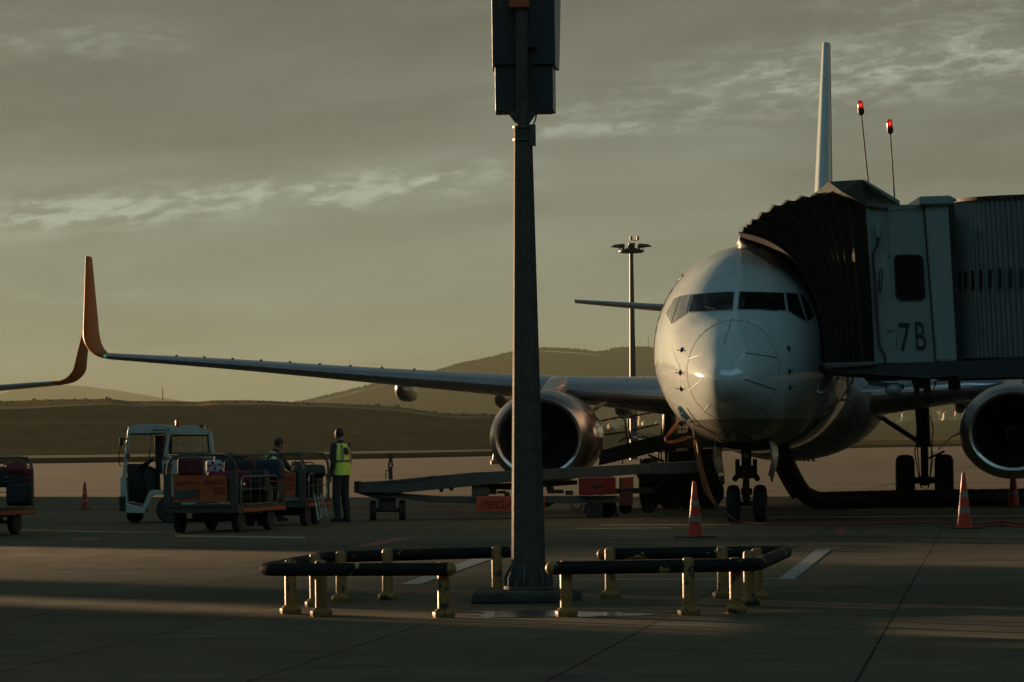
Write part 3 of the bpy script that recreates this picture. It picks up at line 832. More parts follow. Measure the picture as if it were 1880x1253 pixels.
        def nac(prof, name, mt, par, seg=48, **k):
            rows = []
            for r, h in prof:
                rr = []
                for j in range(seg):
                    a = 2*math.pi*j/seg; ca, sa = math.cos(a), math.sin(a)
                    fl = SY if sa > 0 else SY*(1 - .03*r)
                    rr.append(Vector((ex + r*ca*(.955 if r > .85 else 1.0), ey + h, ez + r*sa*(fl if r > .85 else min(1.0, fl + .09)))))
                rows.append(rr)
            return MB().grid(rows, closed=True).build(name, mt, par, smooth=60, recalc=k.get('rc', True))
        eng = nac([(1.135, .55), (1.155, .9), (1.16, 1.5), (1.15, 2.2), (1.08, 3.0), (.96, 3.7), (.90, 3.72), (.80, 3.2)], 'engine', m_cowl, root)
        nac([(.772, .26), (.81, .09), (.865, .02), (.93, -.01), (1.00, .04), (1.06, .15), (1.105, .33), (1.137, .552)], 'intake_lip', m_lip, eng)
        nac([(.771, .255), (.765, .45), (.775, .7), (.79, 1.0), (.79, 1.35)], 'intake_duct', m_liner, eng)
        MB().cyl((ex, ey + 1.36, ez), (ex, ey + 1.5, ez), .80, None, 32).build('fan_case', m_black, eng)
        fb = MB()
        for k in range(24):
            a = 2*math.pi*k/24
            for (ra, rb) in ((.22, .77),):
                d = Vector((math.cos(a), 0, math.sin(a))); e = Vector((-math.sin(a), 0, math.cos(a)))
                o_ = Vector((ex, ey + 1.15, ez))
                q0 = o_ + d*ra - e*.03; q1 = o_ + d*ra + e*.03 + Vector((0, .14, 0))
                q2 = o_ + d*rb + e*.12 + Vector((0, .07, 0)); q3 = o_ + d*rb - e*.10 - Vector((0, .02, 0))
                fb.add([q0, q1, q2, q3, q0 + Vector((0, .012, 0)), q1 + Vector((0, .012, 0)), q2 + Vector((0, .012, 0)), q3 + Vector((0, .012, 0))],
                       [(0, 1, 2, 3), (7, 6, 5, 4), (0, 4, 5, 1), (1, 5, 6, 2), (2, 6, 7, 3), (3, 7, 4, 0)])
        fb.build('fan', m_fan, eng, smooth=0)
        MB().lathe([(0, -.30), (.06, -.27), (.14, -.16), (.20, .02), (.22, .2)], (ex, ey + 1.0, ez), (0, 1, 0), 20).build('spinner', m_fan, eng)
        sw = [Vector((ex + (.05+.012*k)*math.cos(k*.42), ey + 1.0 - .285 + .0115*k, ez + (.05+.012*k)*math.sin(k*.42))) for k in range(11)]
        MB().tube(sw, .016, 6).build('spinner_swirl', m_dark2, eng)
        nac([(.62, 3.3), (.60, 3.9), (.50, 4.5), (.40, 4.6)], 'exhaust_nozzle', m_dark2, eng)
        MB().lathe([(.34, 4.3), (.30, 4.6), (.12, 5.2), (0, 5.35)], (ex, ey, ez), (0, 1, 0), 20).build('exhaust_cone', m_dark2, eng)
        # pylon
        py_ = []
        for k in range(9):
            u_ = k/8; y = ey + 1.2 + 4.6*u_
            hw_ = .26*math.sin(math.pi*min(1, u_*.9 + .06))**.5
            zt = 2.55 + .38*min(1, u_*2.2); zb = 2.2 - .15*u_
            py_.append([Vector((ex + hw_*a, y, b)) for a, b in ((-1, zb), (-1, zt - .12), (-.6, zt - .02), (0, zt), (.6, zt - .02), (1, zt - .12), (1, zb))])
        MB().grid(py_, closed=True, caps=True).build('pylon', m_cowl, eng, smooth=60)
        # chine on the inboard shoulder
        a0 = rad(33); b = Vector((ex - s*1.10*math.cos(a0), ey + .95, ez + .98*math.sin(a0)))
        dv = Vector((-s*math.cos(a0), 0, math.sin(a0)))
        MB().prism([b, b + Vector((0, .3, 0)) + dv*.28, b + Vector((0, 1.0, 0)) + dv*.36, b + Vector((0, 1.15, 0))], Vector((0, 0, .03))).build('chine', m_cowl, eng)
        # faint red line on the cowl side
        # tailplane
        tp = []
        for k in range(9):
            u_ = k/8; X = .4 + 6.75*u_
            tp.append(section(s*X, 33.9 + X*.62, 4.66 + X*.107, 3.9 - 2.75*u_, .10, (0, 0, 1)))
        MB().grid(tp, closed=True, caps=True).build('tailplane', m_wing, root, smooth=50)
        tl = [section(s*(.4 + 6.75*k/8), 33.88 + (.4+6.75*k/8)*.62, 4.66 + (.4+6.75*k/8)*.107, 3.9 - 2.75*k/8, .107, (0, 0, 1), SP) for k in range(9)]
        MB().grid(tl, closed=True, caps=True).build('tailplane_edge', m_slat, root, smooth=60)
        # main gear
        gx, gy = s*2.86, 19.55
        gear = MB(); gear.cyl((gx, gy, .56), (gx, gy + .05, 1.5), .085, None, 14); gear.cyl((gx, gy + .03, 1.3), (gx - s*.06, gy + .1, 2.7), .15, .17, 14)
        gear.cyl((gx - .33, gy, .56), (gx + .33, gy, .56), .075, None, 12)
        gear.ball((gx, gy, .56), .13, 12, 8)
        gear = gear.build('main_gear', m_dark, root)
        MB().cyl((gx - s*.02, gy - .05, 1.35), (gx - s*1.05, gy - .3, 2.05), .055, None, 10).build('side_brace', m_dark, gear)
        MB().bar((gx, gy + .12, .75), (gx, gy + .5, 1.05), .16, .06).bar((gx, gy + .5, 1.05), (gx, gy + .14, 1.4), .16, .06).build('torque_link', m_dark, gear)
        q = MB()
        for k, (ax_, az_) in enumerate(((.14, 1.5), (-.12, 1.3), (.13, .9), (-.14, 1.0))):
            q.tube([(gx + ax_, gy - .1, az_ + .5), (gx + ax_*1.5, gy - .14, az_ + .2), (gx + ax_*1.3, gy - .12, az_), (gx + ax_*.8, gy - .1, .5), (gx + ax_*.5, gy - .1, .38)], .014, 6)
        q.build('brake_line', m_black, gear)
        for k in (-1, 1):
            wx = gx + k*.43
            wh = MB().lathe([(.30, -.19), (.46, -.205), (.53, -.17), (.565, -.09), (.568, 0), (.565, .09), (.53, .17), (.46, .205), (.30, .19)], (wx, gy, .567), (1, 0, 0), 36).build('wheel', m_tyre, gear)
            MB().lathe([(.12, -.17), (.27, -.15), (.30, -.19), (.30, .19), (.27, .15), (.12, .17)], (wx, gy, .567), (1, 0, 0), 24).build('rim', m_hub, wh)
        # gear leg door curving out of the wing
        if True:
            rows = []
            for k in range(9):
                u_ = k/8; a = u_*2.3
                px_ = gx + s*(.30 + .80*u_); pz_ = 1.22 + .36*math.sin(a)**1.0
                rows.append([Vector((px_, gy - .1, pz_)), Vector((px_, gy + .7, pz_)), Vector((px_ + s*.02, gy + .7, pz_ + .04)), Vector((px_ + s*.02, gy - .1, pz_ + .04))])
            MB().grid(rows, closed=True, caps=True).build('gear_door', m_wing, gear, smooth=60)
            MB().bar((gx + s*.1, gy, 1.05), (gx + s*.45, gy, 1.2), .05, .05).build('door_link', m_dark, gear)
    # fin
    fn_ = []
    for k in range(11):
        u_ = k/10; z = 4.95 + 7.2*u_; ch = 5.6 - 3.6*u_; yl = 29.9 + 5.9*u_
        if u_ < .12: yl -= (.12 - u_)*18; ch += (.12 - u_)*18
        fn_.append([Vector((b*ch*.5*.115*2, yl + ch*a, z)) for a, b in FO])
    fin = MB().grid(fn_, closed=True, caps=True).build('fin', m_orange, root, smooth=50)
    SPF = [(a, b) for a, b in FO[:15] if a < .22] + [(a, b) for a, b in FO[15:] if a < .22]
    fl_ = []
    for k in range(1, 11):
        u_ = k/10; z = 4.95 + 7.2*u_; ch = 5.6 - 3.6*u_; yl = 29.9 + 5.9*u_
        fl_.append([Vector((b*ch*.124, yl - .012*ch + ch*a, z)) for a, b in SPF])
    MB().grid(fl_, closed=True, caps=True).build('fin_edge', m_fus, fin, smooth=60)
    # nose gear
    ng = 4.05
    gear = MB(); gear.cyl((0, ng, .34), (0, ng + .03, .95), .055, None, 12); gear.cyl((0, ng + .02, .80), (0, ng + .1, 1.6), .085, .10, 12)
    gear.cyl((-.30, ng, .343), (.30, ng, .343), .045, None, 10); gear.box((0, ng, .95), (.34, .16, .18)); gear.box((0, ng - .05, .84), (.44, .12, .07)); gear.box((0, ng, .56), (.20, .14, .12))
    for k in (-1, 1): gear.cyl((k*.16, ng - .05, .80), (k*.16, ng - .02, 1.15), .04, None, 8); gear.ball((k*.20, ng - .07, .80), .055, 8, 6)
    gear = gear.build('nose_gear', m_dark, root)
    MB().bar((0, ng - .08, .42), (0, ng - .32, .62), .13, .04).bar((0, ng - .32, .62), (0, ng - .08, .82), .11, .04).build('torque_link', m_dark2, gear)
    MB().cyl((-.07, ng - .13, .50), (.07, ng - .13, .50), .04, None, 10).build('tow_fitting', m_steel, gear)
    MB().cyl((0, ng + .3, 1.0), (0, ng + 1.1, 1.55), .05, None, 8).build('drag_brace', m_dark, gear)
    MB().box((0, ng - .1, 1.22), (.1, .08, .1)).build('taxi_light', m_hub, gear)
    for k in (-1, 1):
        wx = k*.245
        wh = MB().lathe([(.19, -.10), (.27, -.115), (.32, -.09), (.343, -.04), (.343, .04), (.32, .09), (.27, .115), (.19, .10)], (wx, ng, .343), (1, 0, 0), 32).build('wheel', m_tyre, gear)
        MB().lathe([(.05, -.07), (.16, -.07), (.20, -.112), (.20, .112), (.16, .07), (.05, .07)], (wx, ng, .343), (1, 0, 0), 20).build('rim', m_hub, wh)
        # bay door, hanging
        rows = []
        for j in range(8):
            v_ = j/7
            y0_, y1_ = ng - .95 + .25*v_*v_, ng + .9 - .2*v_
            xx = k*(.50 - .05*v_ + .06*math.sin(v_*3)); zz_ = 1.47 - .62*v_
            rows.append([Vector((xx, y0_ + (y1_-y0_)*i/6, zz_ - (.12*v_ if i in (2, 3, 4) else 0))) for i in range(7)] + [Vector((xx - k*.025, y0_ + (y1_-y0_)*i/6, zz_)) for i in range(6, -1, -1)])
        MB().grid(rows, closed=True, caps=True).build('nose_gear_door', m_wing, gear, smooth=60)
    # dark wheel bay opening
    bay = []
    for k in range(9):
        u_ = k/8; y = ng - 1.05 + 2.1*u_; q = FB(math.sqrt(y)); zc = FC(math.sqrt(y)); wv = FW(math.sqrt(y))
        bay.append([Vector((x, y, zc - (zc - q + .012)*math.sqrt(max(0, 1 - (x/(wv+.012))**2)))) for x in [-.46 + .92*j/10 for j in range(11)]])
    MB().grid(bay).build('wheel_bay', m_black, fus, recalc=False)
    return root, fus, tree, hit

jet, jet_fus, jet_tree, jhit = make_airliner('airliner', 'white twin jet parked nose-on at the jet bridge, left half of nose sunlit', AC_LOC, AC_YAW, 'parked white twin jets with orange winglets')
R_AC = Matrix.Translation(Vector(AC_LOC)) @ Matrix.Rotation(AC_YAW, 4, 'Z')

# the neighbour: only its wing tip and orange winglet reach into the frame
jet2 = copy_tree(jet)
jet2['label'] = 'second jet at far left, only its wing tip and orange winglet in view'
jet2.location = (-33.9, 101.4, 0); jet2.rotation_euler = (0, 0, -rad(7.7))
# ------------------------------------------------------------------ what shades the stand: blocks added out of the frame at left
NN = Vector((math.cos(SUN_AZ), math.sin(SUN_AZ), 0)); MM = Vector((math.sin(SUN_AZ), -math.cos(SUN_AZ), 0))
def block(name, c0, c1, q, z0, z1, label, dq=7.0, windows=True):
    ce = NN * ((c0 + c1)/2) + MM * q
    rz = math.atan2(NN.y, NN.x)
    o = thing(name, label, 'building', (ce.x, ce.y, 0), rz)
    L = c1 - c0
    MB().box((0, 0, (z0+z1)/2), (L, dq, z1 - z0)).build('wall', m_grey, o, smooth=0)
    MB().box((0, 0, z1 + .06), (L - .02, dq - .3, .12)).build('roof', m_dark2, o, smooth=0)
    if windows and L > 3:
        n = int(L / 3)
        for k in range(n):
            x = -L/2 + (k + .5) * L / n
            MB().box((x, -dq/2 - .02, (z0+z1)/2 + .6), (L/n*.7, .06, min(1.8, (z1-z0)*.4))).build('window', m_glass, o, smooth=0)
    return o
Q = -150.0
block('shade_block', 33.0, 50.0, Q, 0, 7.35, 'grey shadow-casting block added beyond the left edge, taller one')
block('shade_block', 50.0, 69.5, Q, 0, 6.48, 'grey shadow-casting block added beyond the left edge, lower one')
block('shade_block', 21.55, 24.6, Q, 0, 8.16, 'narrow grey shadow-casting block added beyond the left edge', windows=False)
block('shade_block', -25.0, 20.55, Q, 0, 11.34, 'long grey shadow-casting block added beyond the left edge')
lk = block('raised_shade_block', 24.7, 32.9, Q, 7.7, 11.1, 'raised grey shadow-casting slab added between two blocks beyond the left edge', windows=False)

# ------------------------------------------------------------------ jet bridge
jb = thing('jet_bridge', 'grey jet bridge marked 7B with black pleated canopy against the nose', 'jet bridge', (8.4, 64.0, 0))
W = dict(world=True)
DC = 64.6                                         # depth of the cab's near side
def face(pts, D, th, mat, name, par, bevel=0, smooth=0):
    q = [P(x, y, D) for x, y in pts]
    return MB().prism(q, (0, th, 0)).build(name, mat, par, world=True, smooth=smooth, bevel=bevel)
cab = face([(1590, 378), (1584, 345), (1584, 340), (1652, 376), (1690, 376), (1695, 378), (1717, 667), (1608, 668)], DC, 3.0, m_grey, 'cab', jb, bevel=.01)
face([(1586, 345), (1595, 350), (1612, 668), (1603, 668)], DC - .02, .30, m_grey2, 'edge_post', cab, bevel=.015)
# column between cab and curtain, with its cap
face([(1697.5, 373), (1741, 369), (1758, 665), (1719.5, 665)], DC - .10, 2.9, m_grey2, 'door_column', jb, bevel=.05)
face([(1688, 361), (1744, 359), (1746, 375), (1689, 376)], DC - .2, 3.1, m_grey2, 'column_cap', jb, bevel=.02)
face([(1744, 359.5), (1756, 366), (1757, 369), (1746, 374.5)], DC - .19, 2.9, m_grey, 'column_cap', jb)
face([(1694.2, 378), (1696.8, 378), (1718.4, 667), (1716.2, 667)], DC - .012, .05, m_black, 'joint', cab)
# canopy hood at the cab's front top
a0, a1, a2, a3 = P(1521, 334, DC - .9), P(1583, 330, DC - .9), P(1588, 379, DC - .25), P(1591, 378, DC - .1)
hood = MB()
hood.prism([P(1521, 334, DC - .5), P(1583, 330, DC - .5), P(1590, 379, DC - .05), P(1545, 352, DC - .4)], (0, 3.2, 0))
hood.build('hood', m_grey, jb, world=True, smooth=0)
rf = MB(); rf.prism([P(1583, 330, DC - .5), P(1590, 331.5, DC - .3), P(1652, 369, DC), P(1652, 377, DC), P(1590, 346, DC - .2)], (0, 3.2, 0))
rf.build('roof_slope', m_grey2, jb, world=True, smooth=0)
# window with rounded corners, dark
def rrect(cx, cy, w_, h_, r, sl=0.0, n=6):
    o = []
    for qx, qy, a0_ in ((1, -1, -90), (1, 1, 0), (-1, 1, 90), (-1, -1, 180)):
        for k in range(n + 1):
            a = rad(a0_ + 90 * k / n)
            x = qx * (w_/2 - r) + r * math.cos(a); y = qy * (h_/2 - r) + r * math.sin(a)
            o.append((cx + x + sl * y, cy + y))
    return o
face(rrect(1670, 510, 55, 85, 11, .055), DC - .025, .02, m_black, 'window_seal', cab)
face(rrect(1670, 510, 49, 79, 9, .055), DC - .032, .01, m_cabglass, 'window', cab)
face(rrect(1646, 627, 1.2, 34, .5, .055), DC - .006, .01, m_dark2, 'hatch_edge', cab)
face(rrect(1632, 450, .8, 160, .3, .055), DC - .006, .01, m_dark2, 'panel_edge', cab)
face([(1630, 387), (1692, 383), (1692, 384), (1630, 388)], DC - .006, .01, m_dark2, 'panel_edge', cab)
for x, y in ((1701, 380), (1707, 380), (1631, 608), (1638, 608), (1633, 470)):
    MB().ball(P(x, y, DC - .11 if x > 1690 else DC - .01), .018, 6, 4).build('bolt', m_dark, cab, world=True)
ud7 = (P(1665, 400, DC) - P(1682, 660, DC)).normalized()
xd7 = Vector((1, 0, -.045)).normalized()
ud7.y = 0
lettering('7', P(1661.5, 619.5, DC - .02), xd7, ud7, 52/F*DC, m_ink, cab, world=True, width=21.5/F*DC)
lettering('B', P(1690.5, 616.8, DC - .02), xd7, ud7, 52/F*DC, m_ink, cab, world=True, width=19/F*DC)
# pipes on the cab side
def pipe(pts, r, mat, name='pipe', par=None):
    MB().tube([P(x, y, D) for x, y, D in pts], r, 7).build(name, mat, par or cab, world=True)
pipe([(1611, 420, DC-.05), (1613, 440, DC-.06), (1610, 452, DC-.06), (1603, 465, DC-.06), (1603, 480, DC-.05), (1607, 530, DC-.05), (1613, 620, DC-.05), (1616, 640, DC-.05), (1624, 652, DC-.05), (1626, 668, DC-.05)], .022, m_dark)
pipe([(1606, 515, DC-.08), (1611, 600, DC-.08), (1614, 625, DC-.08)], .018, m_pipe)
pipe([(1617, 536, DC-.04), (1615, 535, DC-.2), (1614, 500, DC-.2), (1618, 493, DC-.2), (1620, 500, DC-.18), (1618, 530, DC-.18), (1614, 537, DC-.18), (1612, 515, DC-.2)], .014, m_dark, 'grab_handle')
MB().box(P(1612, 424, DC - .06), (.09, .10, .26)).build('pipe_box', m_grey, cab, world=True, bevel=.02)
pipe([(1590, 380, DC-.04), (1630, 384, DC-.04)], .018, m_dark)

# corrugated curtain of the rotunda
cc_ = P(1905, 510, DC + 2.1); cx_, cy_ = cc_.x, DC + 2.1; Rr = cc_.x - P(1745, 510, DC + 2.1).x
zt, zb = P(1800, 367, DC).z, P(1800, 657, DC).z
rows_t, rows_b = [], []
n = 2 * 50
for k in range(n + 1):
    a = rad(180) + rad(180) * k / n
    rr = Rr + (.032 if k % 2 else -.032)
    rows_t.append(Vector((cx_ + rr*math.cos(a), cy_ + rr*math.sin(a), zt + .07)))
    rows_b.append(Vector((cx_ + rr*math.cos(a) + .10, cy_ + rr*math.sin(a), zb)))
m_curt = M('curtain_metal', (.22, .245, .235), rough=.42, metal=.35, var=.12, vs=2, dirt=.3)
MB().grid([rows_b, rows_t]).build('corrugated_curtain', m_curt, jb, world=True, smooth=0, recalc=False)
zw0, zw1 = P(1830, 526, DC).z, P(1830, 491, DC).z
for k in range(3, n - 4, 2):
    a = rad(180) + rad(180) * (2*k + 1) / n
    rr = Rr + .035
    e = .10 * (zt - (zw0+zw1)/2) / (zt - zb)
    c_ = Vector((cx_ + rr*math.cos(a) + e, cy_ + rr*math.sin(a), (zw0 + zw1)/2))
    MB().box(c_, (.02, .058, zw1 - zw0), Matrix.Rotation(a, 3, 'Z')).build('slit_window', m_black, jb, world=True, smooth=0)
q = MB()
for rr, za, zb_ in ((Rr + .05, zt + .06, zt + .12), ):
    q.cyl((cx_, cy_, za), (cx_, cy_, zb_), rr, None, 60)
q.build('rotunda_roof', m_black, jb, world=True, smooth=30)
MB().cyl((cx_ + .1, cy_, zb - .18), (cx_ + .1, cy_, zb + .02), Rr + .05, None, 60).build('rotunda_floor', m_dark, jb, world=True, smooth=30)
MB().bx(cx_ - .2, cx_ + 28, cy_ - 1.5, cy_ + 1.5, zb, zt - .15).build('tunnel', m_curt, jb, world=True, smooth=0)
MB().cyl((cx_ + 13, cy_, 0), (cx_ + 13, cy_, zb), .45, None, 20).build('support_column', m_grey, jb, world=True)
MB().cyl((cx_ + 1.6, cy_ + .8, .5), (cx_ + 1.6, cy_ + .8, zb), .22, None, 14).build('lift_column', m_dark, jb, world=True)

face([(1741, 375), (1752, 375), (1768, 664), (1752, 664)], DC + .9, .4, m_black, 'gap_filler', jb)  # dark filler added to block the bright view between column and curtain
# floor frame and machinery under the cab
q = MB()
q.prism([P(1528, 668, DC), P(1608, 667, DC), P(1758, 664, DC - .1), P(1758, 690, DC - .1), P(1700, 694, DC - .1), P(1600, 688, DC), P(1530, 683, DC)], (0, 3.0, 0))
q.build('floor_frame', m_dark, jb, world=True, smooth=0)
q = MB(); q.prism([P(1758, 664, DC - .1), P(1960, 655, DC - .1), P(1960, 690, DC - .1), P(1758, 695, DC - .1)], (0, 3.2, 0)); q.build('floor_frame', m_dark, jb, world=True, smooth=0)
face([(1512, 667), (1608, 664), (1612, 671), (1520, 678)], DC - .08, .5, m_dark2, 'floor_lip', jb, bevel=.02)
q = MB()
for x, y, w_, h_, d_ in ((1690, 700, 22, 26, .5), (1702, 712, 10, 30, .3), (1668, 692, 40, 10, .6), (1752, 700, 18, 34, .4), (1620, 696, 60, 8, .3), (1730, 692, 50, 8, .4), (1800, 694, 60, 6, .3), (1683, 716, 8, 22, .2)):
    q.box(P(x, y, DC + .5), (w_/F*DC, d_, h_/F*DC))
q.build('undercarriage', m_dark, jb, world=True, smooth=0, bevel=.01)
q = MB(); q.bar(P(1594, 703, DC + .1), P(1660, 711, DC + .1), .10, .08); q.cyl(P(1644, 703, DC + .1), P(1644, 712, DC + .1), .05)
q.build('lamp_bracket', m_dark, jb, world=True)
MB().ball(P(1640, 716, DC + .1), (.15, .15, .11), 14, 8).build('work_lamp', m_grey, jb, world=True)
for pts in ([(1562, 682), (1566, 697), (1563, 706)], [(1584, 684), (1590, 698), (1600, 694), (1606, 686)], [(1618, 687), (1624, 700), (1630, 695)], [(1672, 690), (1676, 704), (1686, 700)],
            [(1745, 690), (1744, 712), (1752, 720), (1760, 700)], [(1606, 690), (1616, 702), (1622, 690)], [(1700, 700), (1712, 724), (1718, 700)]):
    pipe([(x, y, DC + .4) for x, y in pts], .018, m_black, 'hanging_cable', jb)

# pleated canopy reaching from the cab to the door of the aircraft
def bez(p0, p1, p2, t_): return p0*(1-t_)**2 + p1*2*t_*(1-t_) + p2*t_*t_
def Dhit(px, py, dflt, off=0.0):
    o_ = cam.location if False else Vector((0, 0, H)); d_ = (P(px, py, 60) - o_).normalized()
    inv = R_AC.inverted()
    h_ = jet_tree.ray_cast(inv @ o_, (inv.to_3x3() @ d_))
    return min(dflt, (R_AC @ h_[0]).y - off) if h_[0] is not None else dflt
tops = [(1358, 427, 67.3), (1366, 418, 67.1), (1372, 413.5, 66.9), (1382, 404, 66.6), (1400, 391, 66.2), (1422, 377, 65.8), (1447, 368, 65.4), (1474, 360, 65.0),
        (1501, 355, 64.6), (1528, 351, 64.2), (1557, 353, 63.4), (1588, 377, 62.84)]
bots = [(1518, 668, 66.9), (1522, 668, 66.7), (1527, 668, 66.5), (1531, 668, 66.2), (1536, 668, 66.0), (1540, 668, 65.7), (1546, 668, 65.4), (1552, 667, 65.0),
        (1558, 667, 64.7), (1568, 667, 64.3), (1584, 667, 63.4), (1606, 667, 62.84)]
midp = [(1474, 497), (1480, 491), (1487, 487), (1494, 483), (1502, 479), (1511, 476), (1522, 475), (1533, 482), (1544, 491), (1556, 500), (1574, 510), (1598, 515)]
NS = 26; frames = []
_rm = lambda D: 64.54 + (D - 62.84)*(66.1 - 64.54)/(67.3 - 62.84)
for (tx, ty, tD), (bx_, by_, bD), (mx_, my_) in zip(tops, bots, midp):
    tD, bD = _rm(tD), _rm(bD)
    fr = []
    for k in range(NS + 1):
        t_ = k / NS
        cxq, cyq = 2*mx_ - .5*(tx + bx_), 2*my_ - .5*(ty + by_)
        x = (1-t_)**2*bx_ + 2*t_*(1-t_)*cxq + t_*t_*tx; y = (1-t_)**2*by_ + 2*t_*(1-t_)*cyq + t_*t_*ty
        fr.append(P(x, y, Dhit(x, y, bD + (tD - bD)*t_, .12 + .03*len(frames))))
    frames.append(fr)
# over the top each frame runs back to the far side
def full(fr, drop=0.0):
    top = fr[-1]; d = (fr[-1] - fr[-2]).normalized()
    ext = []
    for k in range(1, 9):
        u_ = k/8
        ext.append(top + Vector((0, 3.3*u_, .10*math.sin(u_*3.14))) + Vector((.35*u_*u_, 0, 0)))
    return fr + ext
ro = [(1359, 434), (1368, 439), (1400, 452.5), (1428, 467), (1449, 483), (1466, 501), (1486, 531), (1503, 570), (1512, 614), (1516, 672)]
_pad = [P(a, b, Dhit(a, b, 68.6, .06)) for a, b in ro[::-1]]
_f = [mono(range(len(_pad)), [getattr(p, ax) for p in _pad]) for ax in 'xyz']
pad_line = [Vector(tuple(g_(k*(len(_pad)-1)/NS) for g_ in _f)) for k in range(NS + 1)]
rows = [full(pad_line)]
for i, fr in enumerate(frames):
    f = full(fr); rows.append(f)
    if i < len(frames) - 1:
        g = full(frames[i+1]); v = []
        for k, (a, b) in enumerate(zip(f, g)):
            mid = (a + b)/2
            gap = (a - b).length
            inn = Vector((.30, .55, -.0)) if k <= NS else Vector((.25, 0, -1.0))
            # valleys fold inward, into the passage
            mid = mid + inn.normalized()*min(.05, .015 + gap*.08) + (Vector((0, 0, -.03 - gap*.07)) if k >= NS - 1 else Vector((0, 0, 0)))
            v.append(mid)
        rows.append(v)
MB().grid(rows).build('pleated_canopy', m_fabric, jb, world=True, smooth=0, recalc=False)
for fr in frames[:-1]:
    MB().tube([p + Vector((-.012, -.02, 0)) for p in fr], .010, 6).build('pleat_edge', m_seam, jb, world=True)
# padded contact ring that rests on the fuselage
ring_o = [(1372, 418), (1392, 424), (1420, 437), (1448, 457), (1470, 485), (1487, 520), (1500, 560), (1509, 610), (1514, 668)]
ring_i = [(1355, 440), (1357, 449), (1375, 459), (1400, 469), (1430, 486), (1452, 512), (1470, 545), (1485, 580), (1497, 620), (1503, 668)]
ri = [(1354, 446), (1361, 453), (1375, 460), (1398, 473), (1424, 488.5), (1445, 502), (1473, 539), (1491, 571), (1500.5, 614), (1503, 672)]
A, B_ = [], []
for (a, b), (c, d) in zip(ro, ri):
    A.append(P(a, b, Dhit(a, b, 68.6, .10))); B_.append(P(c, d, Dhit(c, d, 68.6, .05)))
def smoothpl(pts, n=4):
    xs = mono(range(len(pts)), [p.x for p in pts]); ys = mono(range(len(pts)), [p.y for p in pts]); zs = mono(range(len(pts)), [p.z for p in pts])
    return [Vector((xs(i/n), ys(i/n), zs(i/n))) for i in range((len(pts)-1)*n + 1)]
A, B_ = smoothpl(A), smoothpl(B_)
rows = []
for a, b in zip(A, B_):
    mid = (a + b)/2 + Vector((0, -.10, 0))
    rows.append([a, a*.75 + b*.25 + Vector((0, -.08, 0)), mid, a*.25 + b*.75 + Vector((0, -.08, 0)), b, b + Vector((0, .35, 0)), a + Vector((0, .35, 0))])
MB().grid(rows, closed=True, caps=True).build('contact_pad', m_pad, jb, world=True, smooth=50)
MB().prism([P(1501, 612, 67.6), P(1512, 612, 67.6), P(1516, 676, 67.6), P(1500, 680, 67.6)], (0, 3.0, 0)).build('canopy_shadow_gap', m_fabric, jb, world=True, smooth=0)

# red beacons on whip poles
m_beacon = M('beacon_red_glass', (.45, .01, .01), rough=.15, var=0, emit=(1.0, .02, .01), estr=.05)
m_lamp = M('beacon_lamp', (.6, .02, .01), rough=.3, var=0, emit=(1.0, .03, .015), estr=.45)
for (tx, ty), (bx_, by_) in (((1580.5, 202), (1594.5, 336)), ((1634, 236.5), (1643, 372))):
    t_, b_ = P(tx, ty, DC + .6), P(bx_, by_ + 4, DC + .6); ax_ = (t_ - b_).normalized()
    o = MB().cyl(b_, t_ - ax_*.06, .014, .012, 8).build('beacon_pole', m_black, jb, world=True)
    MB().lathe([(.02, -.10), (.05, -.07), (.058, -.05), (.058, .02), (.045, .03)], t_, ax_, 14).build('beacon_base', m_dark, o, world=False)
    MB().lathe([(.050, .02), (.052, .09), (.045, .14), (.025, .165), (0, .172)], t_, ax_, 14).build('beacon_lens', m_beacon, o, world=False)
    MB().ball(t_ + ax_*.08 + Vector((0, -.02, 0)), (.030, .045, .04), 8, 6).build('beacon_lamp', m_lamp, o, world=False)
for o in bpy.data.objects:
    if o.name.split('.')[0] in ('beacon_base', 'beacon_lens', 'beacon_lamp'): o.data.transform(XF[jb.name])

# ------------------------------------------------------------------ sign pole on its plinth
D0 = G(971, 1104).y; base = G(971, 1104)
m_shaft = M('weathered_pole', (.085, .074, .058), rough=.8, var=.3, vs=7, spec=.15, dirt=.45, bump=.3, bs=60)
pole = thing('sign_pole', 'tall tapered octagonal steel pole carrying the dark backs of two sign boxes', 'sign pole', (base.x, base.y, 0))
px_top = P(960, 232, D0); zt_ = px_top.z
lean = (px_top.x - base.x)
def pole_pt(z): return Vector((base.x + lean*z/zt_, base.y, z))
MB().cyl(pole_pt(.13), pole_pt(zt_), .168, .088, 8, rot=rad(-12.5)).build('shaft', m_shaft, pole, world=True, smooth=20)
zs_ = P(960, 8, D0).z
MB().cyl(pole_pt(zt_ - .02), pole_pt(zs_ + .4), .062, .056, 12).build('upper_tube', m_shaft, pole, world=True)
q = MB(); q.cyl(pole_pt(zt_ - .14), pole_pt(zt_ - .12), .098, None, 16); q.cyl(pole_pt(zt_ - .02), pole_pt(zt_), .098, None, 16); q.box(pole_pt(zt_ - .07) + Vector((.09, -.03, -.02)), (.06, .08, .2))
q.build('clamp', m_dark2, pole, world=True)
# flared collar plates
q = MB()
for k in range(4):
    a = rad(45 + 90*k); d = Vector((math.cos(a), math.sin(a), 0))
    p = pole_pt(zt_ + .02); n_ = Vector((0, 0, 1)).cross(d)*.006
    q.prism([p + d*.06, p + d*.08, p + d*.19 + Vector((0, 0, .11)), p + d*.06 + Vector((0, 0, .11))], n_)
q.build('collar', m_dark2, pole, world=True)
